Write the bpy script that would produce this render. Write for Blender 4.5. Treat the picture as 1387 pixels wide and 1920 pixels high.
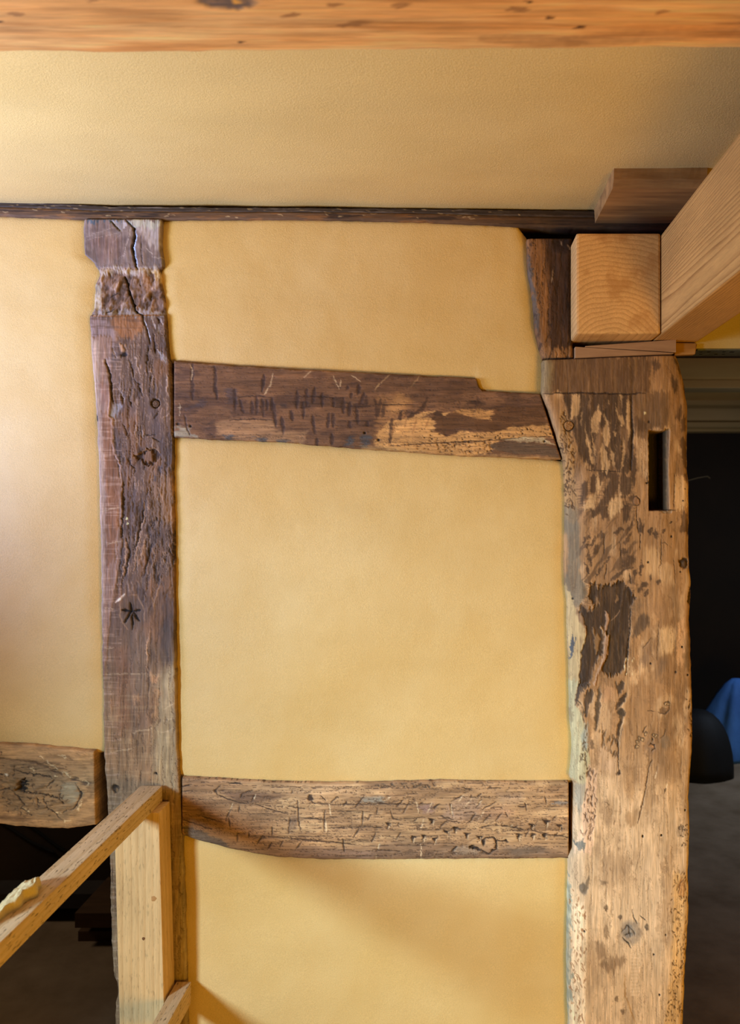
import bpy, bmesh, math, random
import numpy as np
from mathutils import Vector

for o in list(bpy.data.objects):
    bpy.data.objects.remove(o)

# ------------------------------------------------------------------ camera, world, lights, exposure
S = 0.00114            # metres per photograph pixel on the wall plane
VX, VY = 851.0, 944.0  # where the wall's normal meets the photograph
D = 1.75               # camera to wall plane
EYE = 1.385            # eye height above floor
CEIL = EYE + 0.637
scene = bpy.context.scene
col = scene.collection

cam_d = bpy.data.cameras.new('camera')
cam = bpy.data.objects.new('camera', cam_d)
col.objects.link(cam)
cam.location = (0, -D, EYE)
cam.rotation_euler = (math.radians(90), 0, 0)
cam_d.sensor_fit = 'VERTICAL'
cam_d.sensor_height = 36.0
cam_d.sensor_width = 36.0 * 1387 / 1920
cam_d.lens = (D / S) / 1920 * 36.0
cam_d.shift_x = -(VX - 693.5) / 1920
cam_d.shift_y = -(960 - VY) / 1920
cam_d.clip_start = 0.02
cam_d.dof.use_dof = True
cam_d.dof.focus_distance = D - 0.01
cam_d.dof.aperture_fstop = 5.0
scene.camera = cam

vs = scene.view_settings
vs.view_transform = 'Standard'
vs.look = 'None'
vs.gamma = 1.0
vs.use_curve_mapping = False
vs.exposure = 0.0

world = bpy.data.worlds.new('world')
scene.world = world
world.use_nodes = True
bg = world.node_tree.nodes['Background']
bg.inputs[0].default_value = (1.0, 0.86, 0.66, 1)
bg.inputs[1].default_value = 0.01

def area(name, loc, target, sx, sy, energy, color):
    l = bpy.data.lights.new(name, 'AREA')
    l.shape = 'RECTANGLE'
    l.size, l.size_y = sx, sy
    l.energy = energy
    l.color = color
    o = bpy.data.objects.new(name, l)
    col.objects.link(o)
    o.location = loc
    o.rotation_euler = (Vector(target) - Vector(loc)).to_track_quat('-Z', 'Y').to_euler()
    return o

# daylight from two windows on the left of the room, a warm tungsten work lamp low on the right, a small window in the far room
def spot_area(name, loc, target, sx, sy, rgb, spread):
    e = max(rgb)
    o = area(name, loc, target, sx, sy, e, tuple(c / e for c in rgb))
    o.data.spread = math.radians(spread)
    return o
spot_area('side_window_daylight', (-1.55, -0.50, 1.45), (-0.8, -0.30, 1.88), 0.5, 0.5, (3.6, 5.4, 15.5), 138)
spot_area('side_window_skylight', (-1.5, -0.75, 1.3), (-0.50, -0.45, 2.0), 0.5, 0.5, (5.0, 5.5, 3.8), 104)
spot_area('front_window_daylight', (-1.8, -2.0, 1.32), (0.46, 0.0, 0.34), 0.27, 0.36, (6.9, 9.6, 12.6), 58)
spot_area('work_lamp', (0.95, -2.05, 0.45), (0.0, 0.0, 1.1), 0.6, 0.6, (23.0, 12.4, 0.6), 180)
area('far_window_daylight', (2.35, 2.0, 1.45), (1.2, 2.6, 0.0), 0.5, 0.7, 16, (0.64, 0.78, 1.0))
area('void_fill_light', (-2.3, 0.6, 1.5), (-0.9, 0.9, 0.7), 0.3, 0.3, 5, (1.0, 0.80, 0.58))  # unseen fill lamp, added to lift the dark space under the left rail

# ------------------------------------------------------------------ helpers
def tag(o, label=None, cat=None, group=None, kind=None):
    if label: o['label'] = label
    if cat: o['category'] = cat
    if group: o['group'] = group
    if kind: o['kind'] = kind
    return o

def empty(name, loc, label, cat, group=None):
    o = bpy.data.objects.new(name, None)
    o.empty_display_size = 0.05
    col.objects.link(o)
    o.location = loc
    return tag(o, label, cat, group)

def adopt(child, parent):
    child.parent = parent
    child.matrix_parent_inverse = parent.matrix_basis.inverted()
    return child

def PXW(px, py, d=0.0):
    """point at depth d in front of the wall seen at photograph pixel px, py"""
    k = S * (D - d) / D
    return Vector(((px - VX) * k, -d, EYE + (VY - py) * k))

def s2l(c):
    c = np.asarray(c, float) / 255.0
    return np.where(c <= 0.04045, c / 12.92, ((c + 0.055) / 1.055) ** 2.4)

def rgba(c):
    l = s2l(c)
    return (float(l[0]), float(l[1]), float(l[2]), 1.0)

def _h(ix, iy, seed):
    n = (ix * 374761393 + iy * 668265263 + seed * 144269504) & 0xffffffff
    n = ((n ^ (n >> 13)) * 1274126177) & 0xffffffff
    return ((n ^ (n >> 16)) & 0xffff) / 65535.0

def vn(x, y, seed=0):
    x, y = np.broadcast_arrays(x, y)
    ix = np.floor(x).astype(np.int64); iy = np.floor(y).astype(np.int64)
    fx = x - ix; fy = y - iy
    fx = fx * fx * (3 - 2 * fx); fy = fy * fy * (3 - 2 * fy)
    a = _h(ix, iy, seed); b = _h(ix + 1, iy, seed)
    c = _h(ix, iy + 1, seed); d = _h(ix + 1, iy + 1, seed)
    return (a + (b - a) * fx) * (1 - fy) + (c + (d - c) * fx) * fy

def fbm(x, y, seed=0, oct=4, gain=0.5):
    s = 0; a = 1; t = 0
    for i in range(oct):
        s = s + a * vn(x, y, seed + 17 * i); t += a
        a *= gain; x = x * 2.03; y = y * 2.03
    return s / t

def sstep(a, b, x):
    t = np.clip((x - a) / (b - a), 0, 1)
    return t * t * (3 - 2 * t)

class Painter:
    """colour (sRGB 0-255) and relief (mm) of a timber face, written feature by feature"""
    def __init__(self, X, Y, base, seed=1, vertical=True):
        self.X, self.Y = X, Y
        self.c = np.empty(X.shape + (3,)); self.c[:] = base
        self.h = np.zeros(X.shape)
        self.wx = (fbm(X / 9, Y / 9, seed + 100, 3) - 0.5) * 2
        self.wy = (fbm(X / 9, Y / 9, seed + 200, 3) - 0.5) * 2
        f1 = (fbm(X / 4.5, Y / 4.5, seed + 600, 3) - 0.5) * 2; f2 = (fbm(X / 4.5, Y / 4.5, seed + 700, 3) - 0.5) * 2
        self.lx, self.ly = self.wx + 1.3 * f1, self.wy + 1.3 * f2
        self.lm = np.clip(0.30 + 1.35 * fbm(X / 6, Y / 6, seed + 800, 4, 0.65), 0, 1)
        ac, al = (X, Y) if vertical else (Y, X)
        st = (fbm(ac / 2.4, al / 26, seed + 300, 3) - 0.5) * 2
        fn = (fbm(X / 3, Y / 3, seed + 400, 2) - 0.5) * 2
        if vertical: self.wx = self.wx + 0.5 * fn; self.wy = self.wy + 3.4 * st
        else: self.wy = self.wy + 0.5 * fn; self.wx = self.wx + 3.4 * st
        self.mot = np.clip(0.52 + 0.95 * fbm(ac / 3.2, al / 20, seed + 500, 4, 0.6), 0, 1)
        self.rng = random.Random(seed)
        self.view(0, 0, 1)
    def view(self, ox, oy, sc):
        self.ox, self.oy, self.sc = ox, oy, sc
    def T(self, p):
        return [(self.ox + p[i] * self.sc, self.oy + p[i + 1] * self.sc) for i in range(0, len(p), 2)]
    def win(self, pts, pad):
        xs = [p[0] for p in pts]; ys = [p[1] for p in pts]
        m = (self.X > min(xs) - pad) & (self.X < max(xs) + pad) & (self.Y > min(ys) - pad) & (self.Y < max(ys) + pad)
        r = np.flatnonzero(m.any(1)); c = np.flatnonzero(m.any(0))
        if len(r) == 0: return None
        return (slice(r[0], r[-1] + 1), slice(c[0], c[-1] + 1))
    def put(self, w, m, color, a, depth):
        if color is not None:
            mm = (m * a)[..., None]
            self.c[w] = self.c[w] * (1 - mm) + np.array(color, float) * mm
        if depth: self.h[w] += m * depth
    def tint(self, m, color):
        self.c = self.c * (1 - m[..., None]) + np.array(color, float) * m[..., None]
    def line(self, p, w, color, a=1.0, depth=0, soft=None, warp=1.0, taper=True):
        pts = self.T(p); w = w * self.sc
        soft = (max(0.8, w * 0.35)) if soft is None else soft * self.sc
        sl = self.win(pts, w + soft + warp + 2)
        if sl is None: return
        x = self.X[sl] + self.lx[sl] * warp; y = self.Y[sl] + self.ly[sl] * warp
        best = np.full(x.shape, -1e9)
        n = len(pts) - 1
        for i in range(n):
            (x0, y0), (x1, y1) = pts[i], pts[i + 1]
            dx, dy = x1 - x0, y1 - y0
            L = dx * dx + dy * dy + 1e-9
            t = np.clip(((x - x0) * dx + (y - y0) * dy) / L, 0, 1)
            dd = np.hypot(x - x0 - t * dx, y - y0 - t * dy)
            g = (i + t) / n
            hw = w / 2 * (np.clip(4 * g * (1 - g), 0, 1) ** 0.5 * 0.85 + 0.15 if taper else 1)
            best = np.maximum(best, hw - dd)
        self.put(sl, np.clip(best / soft + 0.5, 0, 1) * self.lm[sl], color, a, depth)
    def lines(self, L, w, color, **k):
        for p in L: self.line(p, w, color, **k)
    def poly(self, p, color, a=1.0, depth=0, soft=8, warp=3.0):
        pts = self.T(p); soft = max(0.8, soft * self.sc)
        sl = self.win(pts, soft + warp + 3)
        if sl is None: return
        x = self.X[sl] + self.wx[sl] * warp; y = self.Y[sl] + self.wy[sl] * warp
        inside = np.zeros(x.shape, bool); best = np.full(x.shape, 1e9)
        n = len(pts)
        for i in range(n):
            (x0, y0), (x1, y1) = pts[i], pts[(i + 1) % n]
            dx, dy = x1 - x0, y1 - y0
            if dy != 0:
                cr = ((y0 > y) != (y1 > y)) & (x < dx * (y - y0) / dy + x0)
                inside ^= cr
            t = np.clip(((x - x0) * dx + (y - y0) * dy) / (dx * dx + dy * dy + 1e-9), 0, 1)
            best = np.minimum(best, np.hypot(x - x0 - t * dx, y - y0 - t * dy))
        sd = np.where(inside, best, -best)
        m = np.clip(sd / soft + 0.5, 0, 1)
        if abs(depth) < 20: m = m * self.mot[sl]
        self.put(sl, m, color, a, depth)
    def polys(self, L, color, **k):
        for p in L: self.poly(p, color, **k)
    def blob(self, cx, cy, rx, ry, color, a=1.0, depth=0, soft=0.35, warp=2.0):
        (cx, cy), = self.T((cx, cy)); rx *= self.sc; ry *= self.sc
        sl = self.win([(cx - rx, cy - ry), (cx + rx, cy + ry)], 4 + warp + soft * max(rx, ry))
        if sl is None: return
        x = self.X[sl] + self.lx[sl] * warp; y = self.Y[sl] + self.ly[sl] * warp
        r = np.hypot((x - cx) / rx, (y - cy) / ry)
        self.put(sl, np.clip((1 - r) / soft + 0.5, 0, 1) * self.lm[sl], color, a, depth)
    def dashes(self, p, n, length, w, color, ang=90, jit=25, a=0.85, depth=-0.8):
        """n short worm tracks or tool nicks scattered inside polygon p"""
        pts = self.T(p); ox, oy, sc = self.ox, self.oy, self.sc
        xs = [q[0] for q in pts]; ys = [q[1] for q in pts]
        self.view(0, 0, 1)
        k = 0; tries = 0
        while k < n and tries < n * 20:
            tries += 1
            x = self.rng.uniform(min(xs), max(xs)); y = self.rng.uniform(min(ys), max(ys))
            ins = False; m = len(pts)
            for i in range(m):
                (x0, y0), (x1, y1) = pts[i], pts[(i + 1) % m]
                if (y0 > y) != (y1 > y) and x < (x1 - x0) * (y - y0) / (y1 - y0) + x0: ins = not ins
            if not ins: continue
            k += 1
            t = math.radians(ang + self.rng.uniform(-jit, jit)); l = length * self.rng.uniform(0.4, 1.3) / 2
            dx, dy = math.cos(t) * l, math.sin(t) * l
            b = self.rng.uniform(-0.3, 0.3) * l
            self.line((x - dx, y - dy, x + b, y - b, x + dx, y + dy), w * self.rng.uniform(0.7, 1.4), color, a=a, depth=depth, soft=0.9, warp=0.5)
        self.view(ox, oy, sc)
    def grain(self, sx, sy, amp, seed, hamp=0.0, power=1.0):
        g = fbm(self.X / sx, self.Y / sy, seed, 4, 0.6) - 0.5
        self.c *= (1 + amp * 2 * g)[..., None]
        if hamp: self.h += hamp * 2 * g
    def cracks(self, sx, sy, thr, seed, color, a=0.7, depth=-1.0, mask=1.0):
        n = fbm(self.X / sx + 0.6 * self.wx, self.Y / sy, seed, 3)
        r = 1 - np.abs(n - 0.5) * 2
        m = sstep(thr, 1.0, r) * mask
        self.tint(m * a, color)
        self.h += m * depth

def mesh_obj(name, verts, faces, mat, parent=None, colors=None, smooth=True, recalc=False):
    me = bpy.data.meshes.new(name)
    me.from_pydata(verts if isinstance(verts, list) else verts.tolist(), [], faces if isinstance(faces, list) else faces.tolist())
    if recalc:
        bm = bmesh.new(); bm.from_mesh(me)
        bmesh.ops.recalc_face_normals(bm, faces=bm.faces)
        bm.to_mesh(me); bm.free()
    if smooth:
        me.polygons.foreach_set('use_smooth', [True] * len(me.polygons))
    if colors is not None:
        at = me.attributes.new('Col', 'FLOAT_COLOR', 'POINT')
        c4 = np.ones((len(colors), 4)); c4[:, :3] = colors
        at.data.foreach_set('color', c4.ravel())
    me.update()
    o = bpy.data.objects.new(name, me)
    col.objects.link(o)
    if mat: me.materials.append(mat)
    if parent: adopt(o, parent)
    return o

def slab(name, A, depth, back, C, mat, parent=None, rings=5, side_tint=0.92):
    """closed solid: a relief face A (R x C x 3 world points, y = -depth) with sides running straight back to depth `back`"""
    R, Cn = A.shape[:2]
    nv = R * Cn
    idx = np.arange(nv).reshape(R, Cn)
    V = [A.reshape(-1, 3)]; COL = [C.reshape(-1, 3)]
    q = np.stack([idx[:-1, :-1], idx[1:, :-1], idx[1:, 1:], idx[:-1, 1:]], -1).reshape(-1, 4)
    F = [q]
    loop = np.concatenate([idx[0, :-1], idx[:-1, -1], idx[-1, :0:-1], idx[:0:-1, 0]])
    prev = loop; base = V[0][loop]; bc = COL[0][loop]
    n = len(loop)
    for k in range(1, rings + 1):
        t = k / rings
        P = base.copy()
        P[:, 1] = base[:, 1] * (1 - t) + (-back) * t
        cur = np.arange(n) + nv; nv += n
        V.append(P); COL.append(bc * (side_tint + 0.12 * (np.random.RandomState(k).rand(n, 1) - 0.5)))
        F.append(np.stack([prev, np.roll(prev, -1), np.roll(cur, -1), cur], -1))
        prev = cur
    faces = np.concatenate(F).tolist()
    faces.append(prev[::-1].tolist())
    return mesh_obj(name, np.concatenate(V), faces, mat, parent, np.concatenate(COL), recalc=True)

def curve(pts, u):
    return np.interp(u, [p[0] for p in pts], [p[1] for p in pts])

def timber(name, vertical, ea, eb, u0, u1, step, d, back, radius, rmm, paint, mat, base, seed, parent=None, skew=None, jitter=1.2, dmap=None, gain=(1, 1, 1)):
    """ea/eb: the two long edges (u -> across) in photo pixels on the wall; paint(p) adds colour and relief"""
    n = int(abs(u1 - u0) / step) + 1
    w = max(abs(curve(eb, u) - curve(ea, u)) for u in np.linspace(u0, u1, 40))
    m = int(w / step) + 1
    s = np.linspace(0, 1, n)[:, None]; t = np.linspace(0, 1, m)[None, :]
    if skew:
        ua = u0 + (skew[0] * t if skew[0] else 0); ub = u1 + skew[1] * t
        U = ua + (ub - ua) * s
    else:
        U = u0 + (u1 - u0) * s + 0 * t
    a = curve(ea, U) + (fbm(U / 14, U * 0 + 3.3, seed + 5, 3) - 0.5) * 2 * jitter
    b = curve(eb, U) + (fbm(U / 14, U * 0 + 9.1, seed + 6, 3) - 0.5) * 2 * jitter
    W = a + (b - a) * t
    X, Y = (W, U) if vertical else (U, W)
    p = Painter(X, Y, base, seed, vertical)
    paint(p)
    da, db = W - a, b - W
    h = p.h.copy()
    for dist, r in ((da, radius[0]), (db, radius[1])):
        if r > 0:
            q = np.clip(1 - dist / r, 0, 1)
            h -= rmm * (1 - np.sqrt(np.clip(1 - q * q, 0, 1)))
    e = np.minimum(U - U.min(0)[None, :], U.max(0)[None, :] - U)
    q = np.clip(1 - e / 2.5, 0, 1); h -= 1.5 * q * q
    dd = d + h / 1000.0
    if dmap is not None: dd = dd + dmap(X, Y)
    dd = np.maximum(dd, back + 0.004)
    k = S * (D - d) / D
    A = np.stack([(X - VX) * k, -dd, EYE + (VY - Y) * k], -1)
    C = np.minimum(s2l(np.clip(p.c, 4, 250)) * np.array(gain), 0.85)
    return slab(name, A, d, back, C, mat, parent)

# ------------------------------------------------------------------ materials
def new_mat(name):
    m = bpy.data.materials.new(name)
    m.use_nodes = True
    nt = m.node_tree
    b = nt.nodes['Principled BSDF']
    return m, nt, b

def N(nt, typ, **kw):
    n = nt.nodes.new(typ)
    for k, v in kw.items():
        if k.startswith('i_'):
            key = k[2:]
            key = int(key) if key.isdigit() else key
            n.inputs[key].default_value = v
        else: setattr(n, k, v)
    return n

def noise(nt, vec, scale, detail=4, rough=0.6):
    n = N(nt, 'ShaderNodeTexNoise', i_Scale=scale, i_Detail=detail, i_Roughness=rough)
    nt.links.new(vec, n.inputs['Vector'])
    return n.outputs['Fac']

def coords(nt, scale=(1, 1, 1)):
    tc = N(nt, 'ShaderNodeTexCoord')
    mp = N(nt, 'ShaderNodeMapping')
    mp.inputs['Scale'].default_value = scale
    nt.links.new(tc.outputs['Object'], mp.inputs['Vector'])
    return mp.outputs['Vector']

def maprange(nt, v, a, b, c, d):
    n = N(nt, 'ShaderNodeMapRange')
    nt.links.new(v, n.inputs[0])
    for i, x in enumerate((a, b, c, d)): n.inputs[i + 1].default_value = x
    return n.outputs[0]

def math_(nt, op, a, b=None):
    n = N(nt, 'ShaderNodeMath', operation=op)
    for i, v in enumerate((a, b)):
        if v is None: continue
        if isinstance(v, (int, float)): n.inputs[i].default_value = v
        else: nt.links.new(v, n.inputs[i])
    return n.outputs[0]

def scale_col(nt, c, f):
    n = N(nt, 'ShaderNodeVectorMath', operation='SCALE')
    if isinstance(c, tuple): n.inputs[0].default_value = c[:3]
    else: nt.links.new(c, n.inputs[0])
    nt.links.new(f, n.inputs['Scale'])
    return n.outputs[0]

def mixc(nt, f, a, b):
    n = N(nt, 'ShaderNodeMix', data_type='RGBA')
    if isinstance(f, (int, float)): n.inputs[0].default_value = f
    else: nt.links.new(f, n.inputs[0])
    for v, i in ((a, 6), (b, 7)):
        if isinstance(v, tuple): n.inputs[i].default_value = v
        else: nt.links.new(v, n.inputs[i])
    return n.outputs[2]

def bump(nt, b, h, strength, dist):
    n = N(nt, 'ShaderNodeBump', i_Strength=strength, i_Distance=dist)
    nt.links.new(h, n.inputs['Height'])
    nt.links.new(n.outputs[0], b.inputs['Normal'])

def timber_mat(name, grain, rough=0.72, amp=0.25, spec=0.25):
    """aged timber: colour carried by the worked surface, fine fibre grain and pores on top"""
    m, nt, b = new_mat(name)
    at = N(nt, 'ShaderNodeAttribute', attribute_name='Col')
    v = coords(nt, grain)
    f1 = noise(nt, v, 330, 5, 0.65)
    f2 = noise(nt, v, 90, 3, 0.6)
    f = math_(nt, 'ADD', maprange(nt, f1, 0.3, 0.7, 1 - amp, 1 + amp), maprange(nt, f2, 0.3, 0.7, -0.16, 0.16))
    nt.links.new(scale_col(nt, at.outputs['Color'], f), b.inputs['Base Color'])
    b.inputs['Roughness'].default_value = rough
    b.inputs['Specular IOR Level'].default_value = spec
    bump(nt, b, f1, 0.55, 0.0016)
    return m

def plaster_mat(name, colr, colr2, rough=0.62, speck=0.13, bumpd=0.0015):
    m, nt, b = new_mat(name)
    v = coords(nt)
    big = noise(nt, v, 2.2, 4, 0.55)
    brush = noise(nt, coords(nt, (0.35, 1, 1)), 9, 4, 0.6)
    fine = noise(nt, v, 520, 3, 0.7)
    grit = noise(nt, v, 260, 2, 0.5)
    c = mixc(nt, maprange(nt, big, 0.32, 0.68, 0, 1), rgba(colr), rgba(colr2))
    f = math_(nt, 'ADD', maprange(nt, fine, 0.25, 0.75, 1 - speck, 1 + speck), maprange(nt, brush, 0.3, 0.7, -0.035, 0.035))
    nt.links.new(scale_col(nt, c, f), b.inputs['Base Color'])
    b.inputs['Roughness'].default_value = rough
    b.inputs['Specular IOR Level'].default_value = 0.35
    h = math_(nt, 'ADD', fine, math_(nt, 'MULTIPLY', grit, 0.8))
    bump(nt, b, h, 0.35, bumpd)
    return m

def softwood_mat(name, light, dark, pith, axis, freq, wob=0.012, dashes=0.0, rough=0.6, stain=None):
    """sawn softwood: growth rings round a pith line, so end grain and side grain agree"""
    m, nt, b = new_mat(name)
    tc = N(nt, 'ShaderNodeTexCoord')
    sub = N(nt, 'ShaderNodeVectorMath', operation='SUBTRACT')
    nt.links.new(tc.outputs['Object'], sub.inputs[0])
    sub.inputs[1].default_value = pith
    sc = [1, 1, 1]; sc[axis] = 0.05
    mul = N(nt, 'ShaderNodeVectorMath', operation='MULTIPLY')
    nt.links.new(sub.outputs[0], mul.inputs[0]); mul.inputs[1].default_value = sc
    nz = N(nt, 'ShaderNodeTexNoise', i_Scale=14.0, i_Detail=3.0, i_Roughness=0.5)
    nt.links.new(mul.outputs[0], nz.inputs['Vector'])
    nzs = N(nt, 'ShaderNodeVectorMath', operation='SCALE'); nzs.inputs['Scale'].default_value = wob * 2
    nt.links.new(nz.outputs['Color'], nzs.inputs[0])
    ad = N(nt, 'ShaderNodeVectorMath', operation='ADD')
    nt.links.new(mul.outputs[0], ad.inputs[0]); nt.links.new(nzs.outputs[0], ad.inputs[1])
    ln = N(nt, 'ShaderNodeVectorMath', operation='LENGTH')
    nt.links.new(ad.outputs[0], ln.inputs[0])
    ph = math_(nt, 'FRACT', math_(nt, 'MULTIPLY', ln.outputs['Value'], freq))
    ring = math_(nt, 'POWER', ph, 2.6)
    g = [1, 1, 1]; g[axis] = 0.06
    fib = noise(nt, coords(nt, tuple(g)), 420, 4, 0.65)
    big = noise(nt, coords(nt, tuple(0.4 if i == axis else 1 for i in range(3))), 12, 3, 0.55)
    c = mixc(nt, ring, rgba(light), rgba(dark))
    f = math_(nt, 'ADD', maprange(nt, fib, 0.3, 0.7, 0.86, 1.12), maprange(nt, big, 0.3, 0.7, -0.12, 0.10))
    c = scale_col(nt, c, f)
    hgt = fib
    if dashes:
        g2 = [1, 1, 1]; g2[axis] = 0.22
        dn = noise(nt, coords(nt, tuple(g2)), 300, 2, 0.5)
        dm = maprange(nt, dn, 0.60, 0.70, 0.0, dashes)
        c = mixc(nt, dm, c, rgba((70, 48, 22)))
        hgt = math_(nt, 'SUBTRACT', fib, math_(nt, 'MULTIPLY', dm, 1.2))
    if stain:
        sn = noise(nt, coords(nt), 16, 4, 0.6)
        c = mixc(nt, maprange(nt, sn, 0.55, 0.66, 0.0, 0.55), c, rgba(stain))
    nt.links.new(c, b.inputs['Base Color'])
    b.inputs['Roughness'].default_value = rough
    b.inputs['Specular IOR Level'].default_value = 0.3
    bump(nt, b, hgt, 0.4, 0.001)
    return m

def plain_mat(name, c1, c2, scale=6, rough=0.8, stretch=(1, 1, 1), bumpd=0.002, bscale=60, metal=0.0):
    m, nt, b = new_mat(name)
    v = coords(nt, stretch)
    n1 = noise(nt, v, scale, 5, 0.6)
    c = mixc(nt, maprange(nt, n1, 0.32, 0.68, 0, 1), rgba(c1), rgba(c2))
    nt.links.new(c, b.inputs['Base Color'])
    b.inputs['Roughness'].default_value = rough
    b.inputs['Metallic'].default_value = metal
    b.inputs['Specular IOR Level'].default_value = 0.3
    bump(nt, b, noise(nt, v, bscale, 4, 0.6), 0.4, bumpd)
    return m

M_OAKV = timber_mat('aged_oak_upright', (1, 1, 0.07))
M_OAKH = timber_mat('aged_oak_level', (0.07, 1, 1))
M_PLASTER = plaster_mat('ochre_wall_plaster', (226, 195, 130), (215, 177, 103))
M_CEIL = plaster_mat('ochre_ceiling_plaster', (223, 191, 126), (218, 185, 118), rough=0.44, speck=0.17, bumpd=0.0024)
M_HEAD = plaster_mat('shaded_lintel_plaster', (196, 172, 116), (184, 160, 104))  # wall plaster copy, darkened in colour to stand for shade over the opening
M_CORE = plain_mat('dark_wall_core', (44, 31, 20), (26, 18, 12), 20, 0.95)
M_OLDBLOCK = plain_mat('old_oak_sawn_level', (186, 138, 80), (128, 90, 50), 30, 0.75, (0.12, 1, 1), 0.002, 120)
M_WEDGE = plain_mat('grey_weathered_wedge', (176, 138, 98), (148, 112, 78), 40, 0.75, (0.15, 1, 1), 0.0015, 160)

# ------------------------------------------------------------------ simple solids
def prism(name, pts8, mat, parent=None, bev=0.0015, seg=2):
    """box from 8 corners: 0-3 one face ring, 4-7 the opposite ring"""
    me = bpy.data.meshes.new(name)
    bm = bmesh.new()
    v = [bm.verts.new(p) for p in pts8]
    for f in ((0, 1, 2, 3), (7, 6, 5, 4), (0, 4, 5, 1), (1, 5, 6, 2), (2, 6, 7, 3), (3, 7, 4, 0)):
        bm.faces.new([v[i] for i in f])
    bmesh.ops.recalc_face_normals(bm, faces=bm.faces)
    if bev:
        bmesh.ops.bevel(bm, geom=list(bm.edges), offset=bev, segments=seg, affect='EDGES', profile=0.6)
    bm.to_mesh(me); bm.free()
    me.materials.append(mat)
    o = bpy.data.objects.new(name, me)
    col.objects.link(o)
    if parent: adopt(o, parent)
    return o

def box(name, x0, x1, y0, y1, z0, z1, mat, parent=None, bev=0.0015):
    return prism(name, [(x0, y0, z0), (x1, y0, z0), (x1, y0, z1), (x0, y0, z1), (x0, y1, z0), (x1, y1, z0), (x1, y1, z1), (x0, y1, z1)], mat, parent, bev)

def boxes(name, L, mat, parent=None):
    verts = []; faces = []
    for (x0, x1, y0, y1, z0, z1) in L:
        b = len(verts)
        verts += [(x0, y0, z0), (x1, y0, z0), (x1, y0, z1), (x0, y0, z1), (x0, y1, z0), (x1, y1, z0), (x1, y1, z1), (x0, y1, z1)]
        faces += [tuple(b + i for i in f) for f in ((0, 1, 2, 3), (7, 6, 5, 4), (0, 4, 5, 1), (1, 5, 6, 2), (2, 6, 7, 3), (3, 7, 4, 0))]
    return mesh_obj(name, verts, faces, mat, parent, smooth=False)

def tube(name, pts, r, mat, parent=None, seg=8):
    cu = bpy.data.curves.new(name, 'CURVE')
    cu.dimensions = '3D'; cu.bevel_depth = r; cu.bevel_resolution = 2; cu.use_fill_caps = True
    sp = cu.splines.new('POLY'); sp.points.add(len(pts) - 1)
    for i, p in enumerate(pts): sp.points[i].co = (*p, 1)
    o = bpy.data.objects.new(name, cu); col.objects.link(o)
    dg = bpy.context.evaluated_depsgraph_get()
    me = bpy.data.meshes.new_from_object(o.evaluated_get(dg))
    bpy.data.objects.remove(o)
    me.materials.clear(); me.materials.append(mat)
    o = bpy.data.objects.new(name, me); col.objects.link(o)
    if parent: adopt(o, parent)
    return o

def wx(px): return (px - VX) * S
def wz(py): return EYE + (VY - py) * S

# ------------------------------------------------------------------ the shell
M_FLOOR = plain_mat('dusty_floor', (150, 130, 106), (116, 96, 72), 5, 0.85, (1, 1, 1), 0.003, 40)
floor = boxes('floor', [(-2.6, 2.6, -3.6, 3.5, -0.1, 0.0)], M_FLOOR)
tag(floor, 'dusty grey brown floor running through the right hand opening', kind='structure')

# main wall: dark core between the timbers, plaster panels set on it
wall = boxes('wall_back', [
    (-2.6, wx(165), 0.05, 0.12, wz(1478), CEIL + 0.02),
    (wx(165), wx(345), 0.05, 0.12, wz(405), CEIL + 0.02),
    (wx(345), wx(1062), 0.05, 0.12, 0.0, CEIL + 0.02),
    (wx(1062), wx(1262), 0.05, 0.12, wz(655), CEIL + 0.02),
    (wx(1262), 2.6, 0.012, 0.12, wz(653), CEIL + 0.02),
    (1.35, 2.6, 0.0, 0.12, 0.0, wz(653)),
], M_CORE)
tag(wall, 'timber framed wall with ochre plaster panels', kind='structure')

def panel(x0, x1, top, bot, seed, el=None, er=None, step=4.0, d0=0.0):
    n = int((x1 - x0) / step) + 1
    ymx = max(p[1] for p in bot); ymn = min(p[1] for p in top)
    m = int((ymx - ymn) / step) + 1
    X = np.linspace(x0, x1, n)[None, :] + 0 * np.zeros((m, 1))
    t = np.linspace(0, 1, m)[:, None]
    a = curve(top, X) + (fbm(X / 11, X * 0 + seed, seed, 3) - 0.5) * 2.4
    b = curve(bot, X) + (fbm(X / 11, X * 0 + seed + 5, seed + 1, 3) - 0.5) * 2.4
    Y = a + (b - a) * t
    h = (fbm(X / 210, Y / 210, seed, 3) - 0.5) * 9 + (fbm(X / 40, Y / 40, seed + 3, 3) - 0.5) * 1.3
    e = np.minimum(Y - a, b - Y)
    h -= 4.0 * np.clip(1 - e / 9, 0, 1) ** 2
    h -= 2.5 * np.clip(1 - e / 34, 0, 1) ** 2
    wob = (fbm(X / 60, Y / 60, seed + 8, 2) - 0.5) * 24
    if el: h -= 5.5 * np.clip(1 - (X - curve(el, Y) + wob * .5) / 34, 0, 1.2) ** 2
    if er: h -= 5.5 * np.clip(1 - (curve(er, Y) - X + wob * .5) / 34, 0, 1.2) ** 2
    dd = d0 + h / 1000
    A = np.stack([(X - VX) * S, -dd, EYE + (VY - Y) * S], -1)
    C = np.ones(A.shape) * 0.5
    o = slab('plaster_panel', A, 0, -0.05, C, M_PLASTER, wall, rings=2)
    return o

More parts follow.
